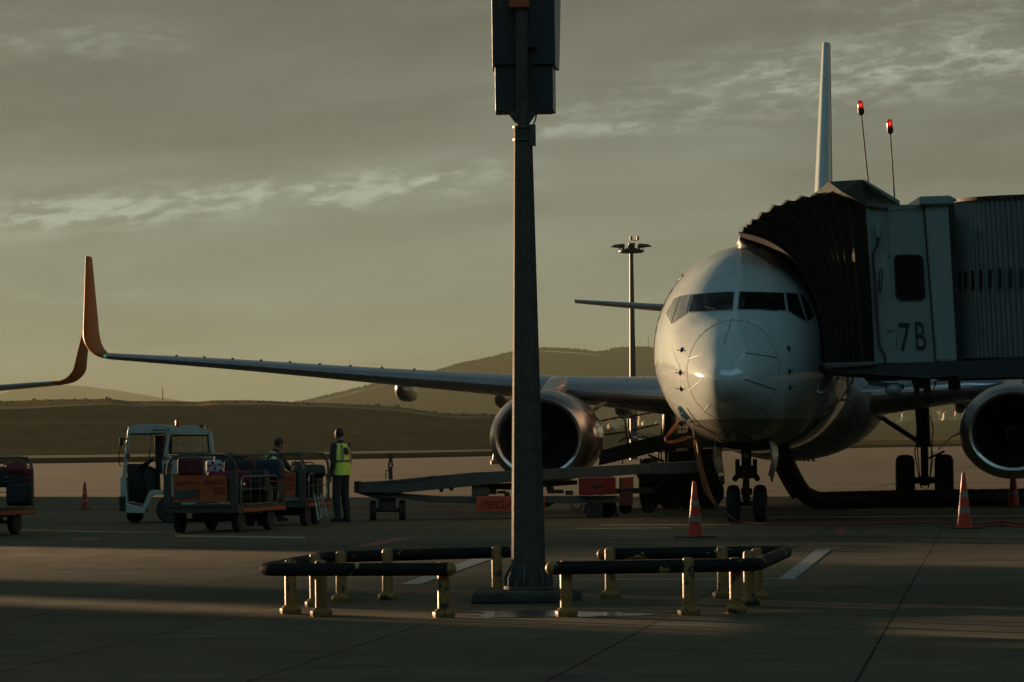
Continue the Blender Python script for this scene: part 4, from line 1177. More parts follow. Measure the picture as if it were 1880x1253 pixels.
# foot gussets and flange
fl = MB(); fl.lathe([(.20, .115), (.235, .115), (.235, .145), (.17, .145)], (base.x, base.y, 0), (0, 0, 1), 24)
fl.build('flange', m_dark2, pole, world=True)
gs = MB()
for k in range(8):
    a = rad(22.5 + 45*k + 12); d = Vector((math.cos(a), math.sin(a), 0)); p = Vector((base.x, base.y, 0)); n_ = Vector((-d.y, d.x, 0))*.014
    gs = MB(); gs.prism([p + d*.15 + Vector((0, 0, .145)) - n_/2, p + d*.235 + Vector((0, 0, .145)) - n_/2, p + d*.235 + Vector((0, 0, .22)) - n_/2, p + d*.175 + Vector((0, 0, .335)) - n_/2, p + d*.15 + Vector((0, 0, .335)) - n_/2], n_).build('gusset', m_dark2, pole, world=True)
for k in range(8):
    a = rad(45*k + 12); d = Vector((math.cos(a), math.sin(a), 0))
    MB().cyl(Vector((base.x, base.y, .145)) + d*.205, Vector((base.x, base.y, .19)) + d*.205, .014, None, 6).build('bolt', m_steel, pole, world=True)
# sign boxes (seen from behind, the upper one wider)
m_box = M('sign_box_back', (.028, .032, .032), rough=.5, metal=.2, var=.12, vs=2)
m_box_skylit = M('sign_box_skylit_side', (.36, .36, .32), rough=.45, var=.1, vs=2, dirt=.3)
def pbox(name, xl, xr, yt, yb, dep, par, xs=None):
    a = P(xl, yb, D0 + .12); b = P(xr, yt, D0 + .12)
    o = MB().box(((a.x+b.x)/2, D0 + .12 + dep/2, (a.z+b.z)/2), (b.x-a.x, dep, b.z-a.z)).build(name, m_box, par, world=True, smooth=0, bevel=.006)
    if xs:
        # side cover, sky reflection put into its pale colour, splayed outward toward the back
        c = P(xs[0], yb - 2, D0 + .12); e = P(xs[1], yt, D0 + .12)
        MB().add([(b.x + .001, D0 + .125, a.z + .01), (b.x + .001, D0 + .125, b.z), (b.x + xs[0], D0 + .12 + dep*1.1, b.z + .0), (b.x + xs[1], D0 + .12 + dep*1.1, a.z + .01),
                  (b.x - .01, D0 + .12 + dep*1.12, a.z + .01), (b.x - .01, D0 + .12 + dep*1.12, b.z)],
                 [(0, 1, 2, 3), (3, 2, 5, 4), (0, 3, 4), (1, 5, 2)]).build('side_cover', m_box_skylit, o, world=False, smooth=0).data.transform(XF[par.name])
    return o
upb = pbox('upper_sign_box', 904, 1017, -70, 124, .45, pole, (.075, .045))
lob = pbox('lower_sign_box', 909.5, 1014.5, 121, 205, .40, pole, (.032, .032))
q = MB(); a = P(907, 119, D0 + .10); b = P(1016, 112, D0 + .10)
q.box(((a.x+b.x)/2, D0 + .10, (a.z+b.z)/2), (b.x - a.x, .04, .03)); q.build('rail', m_dark, upb, world=False).data.transform(XF[pole.name])
q = MB(); q.box(P(958, 122, D0 + .04), (.14, .14, .03)); q.box(P(975, 78, D0 + .06), (.09, .1, .10)); q.build('bracket', m_dark, pole, world=True)
q = MB(); q.prism([P(918, 204, D0 + .3), P(926, 211, D0 + .3), P(928, 203, D0 + .3)], (0, .2, 0)); q.build('drip_edge', m_dark, lob, world=False).data.transform(XF[pole.name])
q = MB(); a = P(967, 206.5, D0 + .3); q.box(a, (.17, .3, .03)); q.build('drip_edge', m_dark, lob, world=False).data.transform(XF[pole.name])
MB().box(P(953, 5, D0 - .02), (.19, .16, .10)).build('bracket', m_panel, pole, world=True)
MB().tube([P(974, 108, D0 - .04), P(977, 140, D0 - .06), P(984, 170, D0 - .06), P(986, 205, D0 - .06), P(983, 220, D0 - .05), P(978, 232, D0 - .04)], .008, 6).build('cable', m_black, pole, world=True)
lettering('pano', P(1018.5, 165, D0 + .32) + Vector((.010, 0, 0)), (0, 1, .0), (0, 0, 1), .06, m_ink, lob, width=.14).data.transform(XF[pole.name])

# plinth
pc = (G(866, 1126) + G(1040, 1126))/2
pl = thing('plinth', 'low weathered concrete plinth under the sign pole', 'plinth', (pc.x + .03, base.y - .2, 0))
m_plinth = M('plinth_concrete', (.060, .056, .048), rough=.95, spec=.05, var=.25, vs=3, bump=.5, bs=20, dirt=.4)
a = G(866, 1128); b = G(1036, 1128)
MB().box(((a.x+b.x)/2 + .03, base.y - .05, .055), (b.x - a.x + .12, 1.5, .11)).build('slab', m_plinth, pl, world=True, bevel=.035)
MB().lathe([(.10, 0), (.11, .02), (.10, .085), (.07, .10), (0, .10)], (G(1052, 1118).x, base.y - .1, 0), (0, 0, 1), 16, sx=1.3).build('corner_block', m_plinth, pl, world=True)

# ------------------------------------------------------------------ guard rails
def rail_set(label, posts, rail, zr, broken):
    c = sum((G(*p) for p in posts), Vector()) / len(posts)
    o = thing('guard_rail', label, 'guard rail', (c.x, c.y, 0), 0, 'guard rails round the sign pole')
    pts = smooth_path(rail)
    MB().tube(pts, .056, 16).build('rail', m_rail, o, world=True, smooth=40)
    # rounded end caps
    for e, f in ((pts[0], pts[1]), (pts[-1], pts[-2])):
        MB().ball(e, (.057, .057, .057), 14, 10).build('end_cap', m_ypost, o, world=True)
    for i, p in enumerate(posts):
        g = G(*p)
        hz_ = .49 + (.01 if i % 2 else 0)
        q = MB().lathe([(.052, .02), (.052, hz_ - .03), (.044, hz_ - .008), (.02, hz_), (0, hz_)], (g.x, g.y, 0), (0, 0, 1), 18)
        q = q.build('post', m_ypost, o, world=True)
        MB().lathe([(.085, .0), (.098, .03), (.098, .06), (.062, .09), (.050, .09)], (g.x, g.y, 0), (0, 0, 1), 8).build('foot', m_ypost, q, world=False, smooth=25, bevel=.006).data.transform(XF[o.name])
    return o
def smooth_path(pts, r=.10):
    # straight runs with rounded corners
    out = [pts[0]]
    for i in range(1, len(pts) - 1):
        a, b, c = pts[i-1], pts[i], pts[i+1]
        rr = min(.28, (a-b).length*.45, (c-b).length*.45)
        p0 = b + (a-b).normalized()*rr; p2 = b + (c-b).normalized()*rr
        for k in range(9):
            t_ = k/8; out.append(p0*(1-t_)**2 + b*2*t_*(1-t_) + p2*t_*t_)
    out.append(pts[-1]); return out
ZR = .425
def at_h(px, py, z): return G(px, py, z)
def pt(px, py, D): 
    p = P(px, py, D); p.z = ZR; return p
LB = [(534, 1130), (590, 1135), (815, 1137), (579, 1117), (627, 1107), (712, 1104), (913, 1096)]
off = Vector((0, -.10, 0))
gl_ = [G(*p) for p in LB]
RL = [Vector((P(826, 1040, gl_[2].y).x, gl_[2].y - .10, ZR)), Vector((P(476, 1044, 31.6).x, gl_[1].y - .10, ZR)), Vector((P(596, 1019, 35.2).x, 35.25, ZR)), Vector((P(935, 1016, 36.1).x, 36.1, ZR))]
rail_set('chipped yellow and black tubular rail on posts left of the sign pole', LB, RL, ZR, 0)
RB = [(1040, 1135), (1265, 1132), (1351, 1129), (1376, 1114), (1391, 1103), (1327, 1100), (1121, 1101)]
gr_ = [G(*p) for p in RB]
RR = [Vector((P(1013, 1041, gr_[0].y).x, gr_[0].y - .10, ZR)), Vector((P(1392, 1040, 31.2).x, gr_[2].y - .10, ZR)), Vector((P(1448, 1008, 35.0).x, 35.1, ZR)), Vector((P(1107, 1013, 34.9).x, gr_[6].y - .10 + .2, ZR))]
rail_set('chipped yellow and black tubular rail on posts right of the sign pole', RB, RR, ZR, 0)

# ------------------------------------------------------------------ cones
def make_cone(label, px, py, h, base_w, group='orange traffic cones on the apron', mt=None):
    g = G(px, py); r = h*.135
    o = thing('traffic_cone', label, 'traffic cone', (g.x, g.y, 0), rnd.uniform(0, 1), group)
    def rz_(z): return r*(1 - z/h) + .026*(z/h)
    MB().lathe([(rz_(0) + .03, .03), (rz_(.03), .05), (rz_(.28*h), .28*h), (rz_(.44*h), .44*h), (rz_(.66*h), .66*h), (rz_(.78*h), .78*h), (.028, .975*h), (.018, h), (0, h)], (0, 0, 0), (0, 0, 1), 28).build('body', mt or m_cone, o, smooth=40)
    for a, b in ((.29, .39), (.57, .66)):
        MB().lathe([(rz_(a*h) + .003, a*h), (rz_(b*h) + .003, b*h)], (0, 0, 0), (0, 0, 1), 28).build('reflective_band', m_conew, o, smooth=40)
    MB().box((0, 0, .018), (base_w, base_w, .036)).build('base', m_conebase, o, bevel=.012)
    return o
make_cone('orange cone with white bands in front of the nose wheel', 1276, 989, .88, .46)
make_cone('orange cone with white bands standing on the red cable at right', 1770.5, 973, .93, .48)
make_cone('orange cone in front of the right engine intake', 1861, 932, .92, .42)
make_cone('small dull red cone between the left cart and the white tug', 156, 936.5, .69, .30, mt=M('cone_dull_red', (.28, .022, .008), rough=.6, var=.2, vs=6))
# slim red and white marker far behind the engine
g = G(908.5, 853)
o = thing('marker_post', 'slim red and white marker post far behind the left engine', 'marker post', (g.x, g.y, 0))
MB().lathe([(.22, .2), (.07, 1.15), (0, 1.2)], (0, 0, 0), (0, 0, 1), 12).build('body', m_conew, o)
MB().lathe([(.32, 0), (.34, .28), (.20, .34)], (0, 0, 0), (0, 0, 1), 12).build('base', m_marks, o)

# ------------------------------------------------------------------ high mast light tower
Dm = 330.0
b = P(1163.5, 838, Dm); t_ = P(1159, 462, Dm)
mast = thing('light_tower', 'tall grey high-mast light tower behind the nose with ring of floodlights', 'light tower', (b.x, b.y, 0))
MB().cyl((b.x, Dm, 0), (t_.x, Dm, t_.z), .36, .17, 14).build('pole', m_dark2, mast, world=True)
crown = MB(); crown.lathe([(.9, 0), (1.15, .10), (1.15, .22), (.9, .3), (.3, .5), (.25, .9)], (t_.x, Dm, t_.z - .15), (0, 0, 1), 20)
for k in range(8):
    a = 2*math.pi*k/8; crown.cyl((t_.x, Dm, t_.z), (t_.x + 1.0*math.cos(a), Dm + 1.0*math.sin(a), t_.z + .05), .06)
crown.build('crown_ring', m_dark, mast, world=True)
for k in range(8):
    a = 2*math.pi*(k + .0)/8; d = Vector((math.cos(a), math.sin(a), 0)); c_ = Vector((t_.x, Dm, t_.z + .1)) + d*1.35
    n_ = Vector((-d.y, d.x, 0))
    c_ = Vector((t_.x, Dm, t_.z + .38)) + d*1.05
    MB().prism([c_ - n_*.24 + Vector((0, 0, -.06)), c_ + d*.08 - n_*.24 + Vector((0, 0, .26)), c_ + d*.45 - n_*.24 + Vector((0, 0, .24)), c_ + d*.80 - n_*.24 + Vector((0, 0, .02)), c_ + d*.35 - n_*.24 + Vector((0, 0, .0))], n_*.48).build('floodlight', m_dark, mast, world=True, smooth=0)
    MB().bar(c_ - d*.15 + Vector((0, 0, -.35)), c_ + d*.1 + Vector((0, 0, .02)), .08, .08).build('bracket', m_dark, mast, world=True)
q = MB(); q.cyl((t_.x + .3, Dm, t_.z + .4), (t_.x + .3, Dm, t_.z + 1.0), .04); q.bar((t_.x - .05, Dm, t_.z + 1.0), (t_.x + .65, Dm, t_.z + 1.0), .06, .06); q.build('rod', m_marks, mast, world=True)
for k in (-.3, .3): MB().cyl((t_.x + .3 + k, Dm, t_.z + 1.0), (t_.x + .3 + k, Dm, t_.z + 1.35), .12).build('beacon', m_marks, mast, world=True)
# ------------------------------------------------------------------ vehicles and carts
def slab(pts, D, th, mat, name, par, bevel=0, smooth=0):
    return MB().prism([P(x, y, D) for x, y in pts], (0, th, 0)).build(name, mat, par, world=True, smooth=smooth, bevel=bevel)
def strut(name, pts, r, mat, par, seg=7):
    return MB().tube([P(*p) for p in pts], r, seg).build(name, mat, par, world=True)
def wheel(par, c, r, w_, ax=(1, 0, 0), world=True, hub=True, mt=None):
    c = Vector(c); ax = Vector(ax).normalized()
    wh = MB().lathe([(r*.55, -w_*.45), (r*.85, -w_*.5), (r*.97, -w_*.36), (r, -w_*.15), (r, w_*.15), (r*.97, w_*.36), (r*.85, w_*.5), (r*.55, w_*.45)], c, ax, 28).build('wheel', m_tyre, par, world=world)
    rm = MB().lathe([(0, -w_*.30), (r*.16, -w_*.42), (r*.18, -w_*.25), (r*.42, -w_*.22), (r*.56, -w_*.47), (r*.56, w_*.47), (r*.42, w_*.22), (r*.18, w_*.25), (r*.16, w_*.42), (0, w_*.30)], c, ax, 22)
    for k in range(6):
        a = 2*math.pi*k/6; x, y = rm.frame(ax)
        p = c + (x*math.cos(a) + y*math.sin(a))*r*.30
        rm.cyl(p - ax*w_*.30, p + ax*w_*.30, r*.035, None, 6)
    rm = rm.build('rim', mt or m_hub, wh, world=False)
    if world: rm.data.transform(XF[par.name])
    return wh

# --- baggage tug
Dn, Df = 73.4, 74.8
tug = thing('baggage_tug', 'small white open-sided baggage tug with red roof beacon facing left', 'baggage tug', (g.x, 74.1, 0))
roof = MB().prism([P(x, y, Dn) for x, y in [(235, 785), (240, 782), (252, 780), (270, 779), (290, 779.5), (320, 783), (321, 794), (290, 795.5), (236, 797)]], (0, 1.5, 0)).build('roof', m_truck, tug, world=True, bevel=.01)
lettering('CHARLATTE', P(296, 789.6, Dn - .008), (1, 0, 0), (0, 0, 1), .040, m_ink, roof, width=.34, bold=.02).data.transform(XF[tug.name])
MB().ball(P(284, 789.8, Dn - .005), (.02, .006, .018), 10, 6).build('emblem', m_ink, roof).data.transform(XF[tug.name])
for D, nm in ((Dn, 'near'), (Df - .05, 'far')):
    slab([(234.5, 790), (239, 790), (231.5, 876), (224, 876)], D, .05, m_truck, 'pillar', tug, bevel=.008)
    strut('pillar', [(277, 798, D + .03), (273, 850, D + .03), (270, 870, D + .03)], .015, m_dark, tug)
slab([(237, 797), (290, 795), (290, 797), (237, 799)], Dn - .01, 1.4, m_dark, 'roof_rim', tug)
# nose, step frame and skirt
slab([(221, 876), (231, 877), (234.5, 925), (262, 932), (273, 903), (279, 900), (302, 900), (302, 909), (281, 909), (264, 943), (232, 942), (221, 940)], Dn, .08, m_truck, 'front_frame', tug, bevel=.01)
slab([(221, 876), (231, 877), (233, 940), (221, 940)], Dn + .08, 1.36, m_truck, 'nose_panel', tug, bevel=.01)
slab([(218.5, 912), (230.5, 912), (231, 938), (219, 938)], Dn - .03, .06, m_black, 'bumper', tug, bevel=.01)
slab([(234, 925), (262, 932), (264, 942), (228, 942)], Dn + .1, 1.3, m_dark, 'floor', tug)
slab([(232, 852), (262, 852), (284, 862), (284, 905), (262, 925), (236, 920)], Dn + .55, .5, m_black, 'drive_console', tug, bevel=.03)
slab([(262, 868), (286, 868), (288, 905), (268, 905)], Dn + .2, .9, m_black, 'seat', tug, bevel=.04)
slab([(283, 800), (300, 800), (297, 870), (286, 872)], Dn + .35, .8, m_black, 'seat_back', tug, bevel=.03)
c_ = P(268, 852, Dn + .55)
MB().lathe([(.17, -.012), (.185, 0), (.17, .012), (.155, 0), (.17, -.012)], c_, (-.5, .1, .8), 24).cyl(c_, c_ + Vector((-.12, 0, -.25)), .02).build('steering_wheel', m_black, tug, world=True)
# bodywork behind the cab, mostly behind the cart
slab([(296, 846), (402, 848), (402, 940), (290, 945), (302, 905)], Dn + .05, 1.35, m_truck, 'rear_body', tug, bevel=.02)
slab([(300, 852), (316, 852), (306, 905), (300, 905)], Dn - .01, .05, m_dark2, 'body_panel', tug)
# window frame behind the driver
fr = MB()
for a, b in (((304, 838), (310, 795)), ((310, 795), (385, 795)), ((385, 795), (391, 838)), ((304, 838), (391, 838))):
    fr.bar(P(*a, Dn), P(*b, Dn), .06, .06)
fr.build('rear_frame', m_truck, tug, world=True)
fr = MB()
for a, b in (((311, 833), (315, 800)), ((315, 800), (381, 799.5)), ((381, 799.5), (385, 833)), ((311, 833), (385, 833))):
    fr.bar(P(*a, Dn + .03), P(*b, Dn + .03), .035, .03)
fr.build('window_seal', m_black, tug, world=True)
slab([(321, 784), (386, 790), (386, 796), (321, 795)], Dn, .06, m_truck, 'roof_edge', tug)
slab([(328, 782), (375, 782), (376, 789), (327, 788)], Dn + .9, .25, m_truck, 'work_light_box', tug, bevel=.01)
slab([(366, 781), (374, 780.5), (374, 783), (366, 783)], Dn + .85, .08, m_dark, 'antenna', tug)
# wire guard on the far side, sunlight put into its cream colour
gq = MB()
for x in (328, 337, 345, 352, 360, 368, 376): gq.bar(P(x, 798, Df), P(x, 833, Df), .025, .02)
for y in (798, 812.5, 825, 833): gq.bar(P(328, y, Df), P(376, y, Df), .025, .02)
gq.build('wire_guard', M('wire_sunlit', (.55, .48, .34), rough=.6), tug, world=True)
strut('pillar', [(388, 795, Df), (393, 838, Df)], .02, m_truck, tug)
slab([(308, 810), (313, 806), (316, 810), (315, 834), (311, 834)], Dn + .9, .1, m_black, 'headrest', tug)
# mirror
o = MB().ball(P(222.5, 811, Dn - .15), (.045, .07, .10), 12, 8).build('mirror', m_black, tug, world=True)
strut('mirror_arm', [(226, 807, Dn - .12), (234, 806, Dn)], .014, m_dark, tug)
strut('mirror_arm', [(220, 820, Dn - .12), (218, 842, Dn - .1), (220, 855, Dn), (224, 856, Dn)], .010, m_dark, tug)
MB().cyl(P(235.5, 843, Dn - .02), P(235.5, 834, Dn - .02), .035, None, 10).build('tail_lamp', m_red, tug, world=True)
bb = MB().cyl(P(325.5, 787, Dn + .4), P(326, 781, Dn + .4), .035, None, 10).build('beacon_base', m_dark, tug, world=True)
MB().lathe([(.05, 0), (.052, .06), (.045, .10), (0, .115)], P(326.5, 781.5, Dn + .4), (0, 0, 1), 14).build('beacon_lens', M('tug_beacon', (.35, .015, .008), rough=.3, var=0), bb).data.transform(XF[tug.name])
for D in (Dn + .05, Df - .1):
    wheel(tug, (P(312, 940, D).x, D, .27), .27, .2, (0, 1, 0))
    wheel(tug, (P(382, 940, D).x, D, .27), .27, .2, (0, 1, 0))
wheel(tug, (P(248, 950, 74.1).x, 74.1, .17), .17, .12, (0, 1, 0))

# --- baggage carts
def make_cart(label, loc, rz, num=None, left='', ends=True, w_=1.30, L=3.0, drawbar=True):
    o = thing('baggage_cart', label, 'baggage cart', loc, rz, 'baggage carts loaded with suitcases')
    hw = w_/2
    f = MB()
    f.box((0, L/2, .46), (w_, L, .06))
    f.box((-hw + .03, L/2, .40), (.06, L, .10)); f.box((hw - .03, L/2, .40), (.06, L, .10)); f.box((0, .03, .42), (w_, .06, .12)); f.box((0, L - .03, .42), (w_, .06, .12))
    f.build('deck', m_galv, o, bevel=.006)
    MB().box((hw + .004, L/2 + .1, .40), (.02, L*.85, .055)).build('side_stripe', m_panel, o)
    # hoops at both ends
    for y in (.06, L - .06):
        pts = [Vector((-hw + .03, y, .45)), Vector((-hw + .03, y, 1.36)), Vector((hw - .03, y, 1.36)), Vector((hw - .03, y, .45))]
        MB().tube(smooth_path(pts), .024, 8).build('hoop', m_galv, o)
    MB().tube([(-hw + .03, .06, 1.02), (-hw + .03, L - .06, 1.02)], .018, 6).build('side_rail', m_galv, o)
    MB().tube([(-hw + .12, .06, 1.355), (-hw + .12, L - .06, 1.355)], .018, 6).build('top_rail', m_galv, o)
    MB().tube([(hw - .12, .06, 1.355), (hw - .12, L - .06, 1.355)], .018, 6).build('top_rail', m_galv, o)
    # corner posts and orange end boards
    for x in (-hw + .04, hw - .06): MB().box((x, .02, .72), (.13, .05, .60)).build('corner_post', m_galv, o, bevel=.008)
    MB().box((-w_*.20, .0, .79), (w_*.36, .03, .45)).build('end_board', m_panel, o)
    MB().box((w_*.175, -.004, .79), (w_*.37, .03, .45)).build('end_board', m_panel, o)
    MB().box((0, -.01, .555), (w_*.80, .03, .02)).build('board_rim', m_steel, o)
    if left:
        lettering(left, (-w_*.195, -.022, .885), (1, 0, 0), (0, 0, 1), .10, m_redink, o, width=.40, bold=.01)
        MB().box((-w_*.285, -.024, .68), (w_*.15, .012, .14)).build('notice_plate', m_dark2, o)
        MB().box((-w_*.115, -.026, .70), (w_*.17, .012, .14)).build('notice_plate', m_galv, o)
    lettering('PEGASUS', (w_*.185, -.026, .89), (1, 0, 0), (0, 0, 1), .075, m_redink, o, width=.40, shear=.3, bold=.02)
    if num: lettering(num, (w_*.26, -.026, .75), (1, 0, 0), (0, 0, 1), .12, m_redink, o, width=.21, bold=.03)
    # mesh gate along the right side
    gt = MB(); x = hw + .03; y0, y1, z0, z1 = .15, L*.80, .50, .98
    gt.tube(smooth_path([Vector((x, y0, z0)), Vector((x, y0, z1)), Vector((x, y1, z1)), Vector((x, y1, z0)), Vector((x, y0 + .01, z0))]), .016, 6)
    for k in range(1, 4): gt.tube([(x, y0 + (y1 - y0)*k/4, z0), (x, y0 + (y1 - y0)*k/4, z1)], .009, 5)
    gt.tube([(x, y0, (z0+z1)/2 + .02), (x, y1, (z0+z1)/2 + .02)], .009, 5)
    gt.build('gate', m_steel, o)
    for y in (.45, L - .75):
        MB().cyl((-hw + .1, y, .23), (hw - .1, y, .23), .03, None, 8).box((0, y, .31), (.5, .35, .14)).build('axle', m_dark, o)
        for s in (-1, 1): wheel(o, (s*(hw - .12), y, .225), .225, .13, (1, 0, 0), world=False)
    if drawbar: MB().tube([(-.15, L, .35), (0, L + .8, .28), (.15, L, .35)], .02, 6).build('drawbar', m_dark, o)
    return o
c1 = G(370, 977)
cart1 = make_cart('loaded baggage cart with orange end boards numbered 355, nearest the tug', (P(371, 950, 64.2).x, 64.0, 0), -rad(13), '355', 'flypgs.com')
cart2 = make_cart('loaded baggage cart behind the first, orange board numbered 222', (P(499, 950, 69.0).x, 68.9, 0), -rad(11), '222', '', L=2.0, drawbar=False)
cart3 = make_cart('loaded baggage cart cut by the left edge of the picture', (P(-98, 950, 63.4).x, 63.4, 0), -rad(13), None, '', L=2.6)
MB().tube([(P(577, 909, 68.6)), (P(592, 906, 68.6)), (P(600, 950, 68.4)), (P(585, 956, 68.4)), (P(577, 909, 68.6))], .018, 6).build('folded_gate', m_steel, cart2, world=True)
q = MB()
for a, b in (((583, 908), (590, 953)), ((589, 907), (594, 951)), ((581, 930), (596, 927))): q.cyl(P(*a, 68.6), P(*b, 68.4), .010)
q.build('folded_gate', m_steel, cart2, world=True)

# --- luggage
def rbox(c, d, r, mat, name, par=None, R=None, world=False):
    b = MB(); b.box(c, d, R); o = b.build(name, mat, par, world=world, smooth=60)
    m_ = o.modifiers.new('bevel', 'BEVEL'); m_.width = r; m_.segments = 4
    return o
def luggage(kind, label, px, py, D, d, col, rz=0.0, group='suitcases and bags on the carts', rough_=.7):
    p = P(px, py, D)
    o = thing(kind, label, {'suitcase': 'suitcase', 'duffel_bag': 'bag', 'backpack': 'backpack', 'carrier_bag': 'bag'}[kind], (p.x, p.y, p.z - d[2]/2), rz, group)
    mt = M('luggage_' + '%02x%02x%02x' % tuple(int(x*255) for x in col), col, rough=rough_, var=.15, vs=8)
    if kind == 'duffel_bag':
        MB().lathe([(0, -.5), (.35, -.49), (.47, -.44), (.50, -.30), (.5, .30), (.47, .44), (.35, .49), (0, .5)], (0, 0, d[2]/2), (1, 0, 0), 20).build('body', mt, o)
        bd = o.children[0]
        for v in bd.data.vertices: v.co = Vector((v.co.x*d[0], v.co.y*d[1], (v.co.z - d[2]/2)*d[2] + d[2]/2))
        MB().tube([(-.2*d[0], -.1*d[1], d[2]*.9), (-.1*d[0], -.05*d[1], d[2]*1.15), (.1*d[0], -.05*d[1], d[2]*1.15), (.2*d[0], -.1*d[1], d[2]*.9)], .012, 6).build('handle', m_black, o)
    else:
        rbox((0, 0, d[2]/2), d, min(d)*.22, mt, 'body', o)
        MB().box((0, 0, d[2]*.62), (d[0]*1.01, d[1]*1.01, .012)).build('zip', m_black, o, bevel=.004)
        MB().tube([(-.07, 0, d[2] - .005), (-.06, 0, d[2] + .035), (.06, 0, d[2] + .035), (.07, 0, d[2] - .005)], .010, 6).build('handle', m_black, o)
        if kind == 'suitcase':
            MB().box((0, -d[1]/2 - .003, d[2]*.5), (.06, .008, .02)).build('badge', m_steel, o)
        if kind == 'backpack':
            rbox((0, -d[1]*.55, d[2]*.35), (d[0]*.7, d[1]*.35, d[2]*.45), .03, mt, 'pocket', o)
            for s in (-1, 1): MB().tube([(s*.1, d[1]*.5, d[2]*.9), (s*.12, d[1]*.75, d[2]*.6), (s*.11, d[1]*.5, d[2]*.15)], .012, 6).build('strap', m_black, o)
    return o
L_ = luggage
L_('suitcase', 'dark red rounded suitcase on top of the cart numbered 355', 350, 857, 64.6, (.46, .30, .32), (.10, .006, .008), .1)
L_('suitcase', 'white bag with red flower print beside the dark red suitcase', 393, 857, 64.9, (.28, .22, .22), (.42, .42, .40), .2)
for k, (dx_, dz_) in enumerate(((-.09, .12), (.0, .07), (.08, .14), (-.04, .17), (.1, .05))):
    o = [x for x in bpy.data.objects if x.get('label', '').startswith('white bag with red')][0]
    MB().ball((dx_, -.112, dz_), (.028, .006, .026), 8, 6).build('print', m_redink, o)
L_('suitcase', 'maroon suitcase lying flat under the white flowered bag', 420, 876, 64.9, (.75, .5, .20), (.13, .008, .03), .15)
L_('suitcase', 'large navy blue suitcase standing at the far end of the near cart', 492, 862, 66.4, (.52, .34, .36), (.008, .020, .045), -.1)
L_('suitcase', 'black suitcase between the white bag and the navy suitcase', 441, 862, 66.0, (.55, .4, .34), (.008, .008, .010), -.1)
L_('duffel_bag', 'small black duffel bag behind the white flowered bag', 420, 848, 66.3, (.55, .30, .24), (.010, .010, .010), .1)
L_('backpack', 'black backpack leaning behind the side gate of the near cart', 473, 885, 65.6, (.36, .26, .42), (.012, .011, .014), -.3)
L_('suitcase', 'tan striped case behind the gate of the near cart', 468, 908, 66.0, (.60, .4, .34), (.045, .028, .014), -.2)
L_('suitcase', 'black case at the bottom front corner behind the gate', 500, 905, 66.6, (.36, .4, .40), (.010, .012, .012), -.2)
L_('suitcase', 'dark green case low in the near cart behind the orange boards', 372, 900, 65.2, (.95, .7, .42), (.012, .018, .014), -.1)
L_('duffel_bag', 'dark teal duffel bag slumped over the second cart', 566, 866, 69.6, (.62, .42, .26), (.010, .024, .028), .25)
L_('suitcase', 'grey case poking up from the second cart', 548, 862, 70.2, (.24, .2, .30), (.035, .040, .035), .7)
L_('suitcase', 'black case hidden low behind the board of the second cart', 560, 893, 70.2, (.62, .5, .44), (.010, .010, .010), -.1)
L_('duffel_bag', 'crimson duffel bag on top of the cart at the left edge', 30, 861, 63.6, (.36, .28, .22), (.16, .010, .022), 0)
L_('suitcase', 'crimson case wedged against the hoop of the left edge cart', 48, 876, 63.8, (.20, .3, .30), (.14, .008, .02), .2)
L_('suitcase', 'black case stacked on the left edge cart', 14, 876, 63.7, (.62, .4, .36), (.008, .008, .009), 0)
L_('backpack', 'black backpack lowest behind the gate of the left edge cart', 36, 908, 63.6, (.44, .3, .40), (.010, .010, .011), 0)

# --- towed belt conveyor, side on
DV = 72.6
g = G(880, 957)
conv = thing('belt_conveyor', 'long low towed belt conveyor running behind the pole, red box at its right end', 'belt conveyor', (P(900, 900, DV).x, DV + .4, 0))
m_conv = M('conveyor_paint', (.060, .068, .064), rough=.5, metal=.2, var=.2, vs=3, dirt=.4)
slab([(652, 886), (700, 883.5), (866, 868), (940, 864.5), (1200, 851), (1212, 853), (1212, 868), (1100, 876), (1000, 881), (940, 885), (866, 893), (740, 905), (652, 905)], DV, .10, m_conv, 'boom', conv, bevel=.008)
slab([(654, 888), (700, 885.5), (866, 870), (940, 866.5), (1200, 853), (1200, 860), (940, 876), (740, 895), (654, 897)], DV + .1, .75, m_black, 'belt', conv)
slab([(652, 886), (700, 883.5), (866, 868), (940, 864.5), (1200, 851), (1212, 853), (1212, 868), (1000, 881), (940, 885), (866, 893), (740, 905), (652, 905)], DV + .85, .08, m_conv, 'boom', conv)
slab([(650, 884.5), (660, 884.5), (660, 905), (650, 905)], DV - .02, .98, m_black, 'end_bumper', conv, bevel=.01)
slab([(1196, 850), (1240, 849), (1290, 846), (1290, 868), (1240, 871), (1200, 871)], DV - .02, 1.0, m_conv, 'head_frame', conv, bevel=.01)
slab([(755, 880), (800, 873), (803, 876), (760, 884)], DV - .03, .03, m_galv, 'guide_strip', conv)
slab([(708, 884), (743, 882), (743, 884.5), (708, 886.5)], DV - .03, .03, m_galv, 'guide_strip', conv)
slab([(652, 905), (735, 905), (737, 907), (810, 912), (870, 912), (1136, 911), (1136, 924), (870, 925), (790, 923), (735, 915), (690, 916), (676, 912)], DV + .12, .7, m_conv, 'chassis', conv, bevel=.01)
slab([(805, 896), (815, 896), (812, 904), (808, 904)], DV + .1, .5, m_dark, 'roller_bracket', conv)
slab([(822, 895), (834, 893), (831, 901), (828, 902)], DV + .1, .5, m_dark, 'roller_bracket', conv)
slab([(866, 894), (878, 891), (897, 892), (898, 911), (866, 911)], DV + .1, .5, m_dark2, 'motor', conv, bevel=.03)
q = MB()
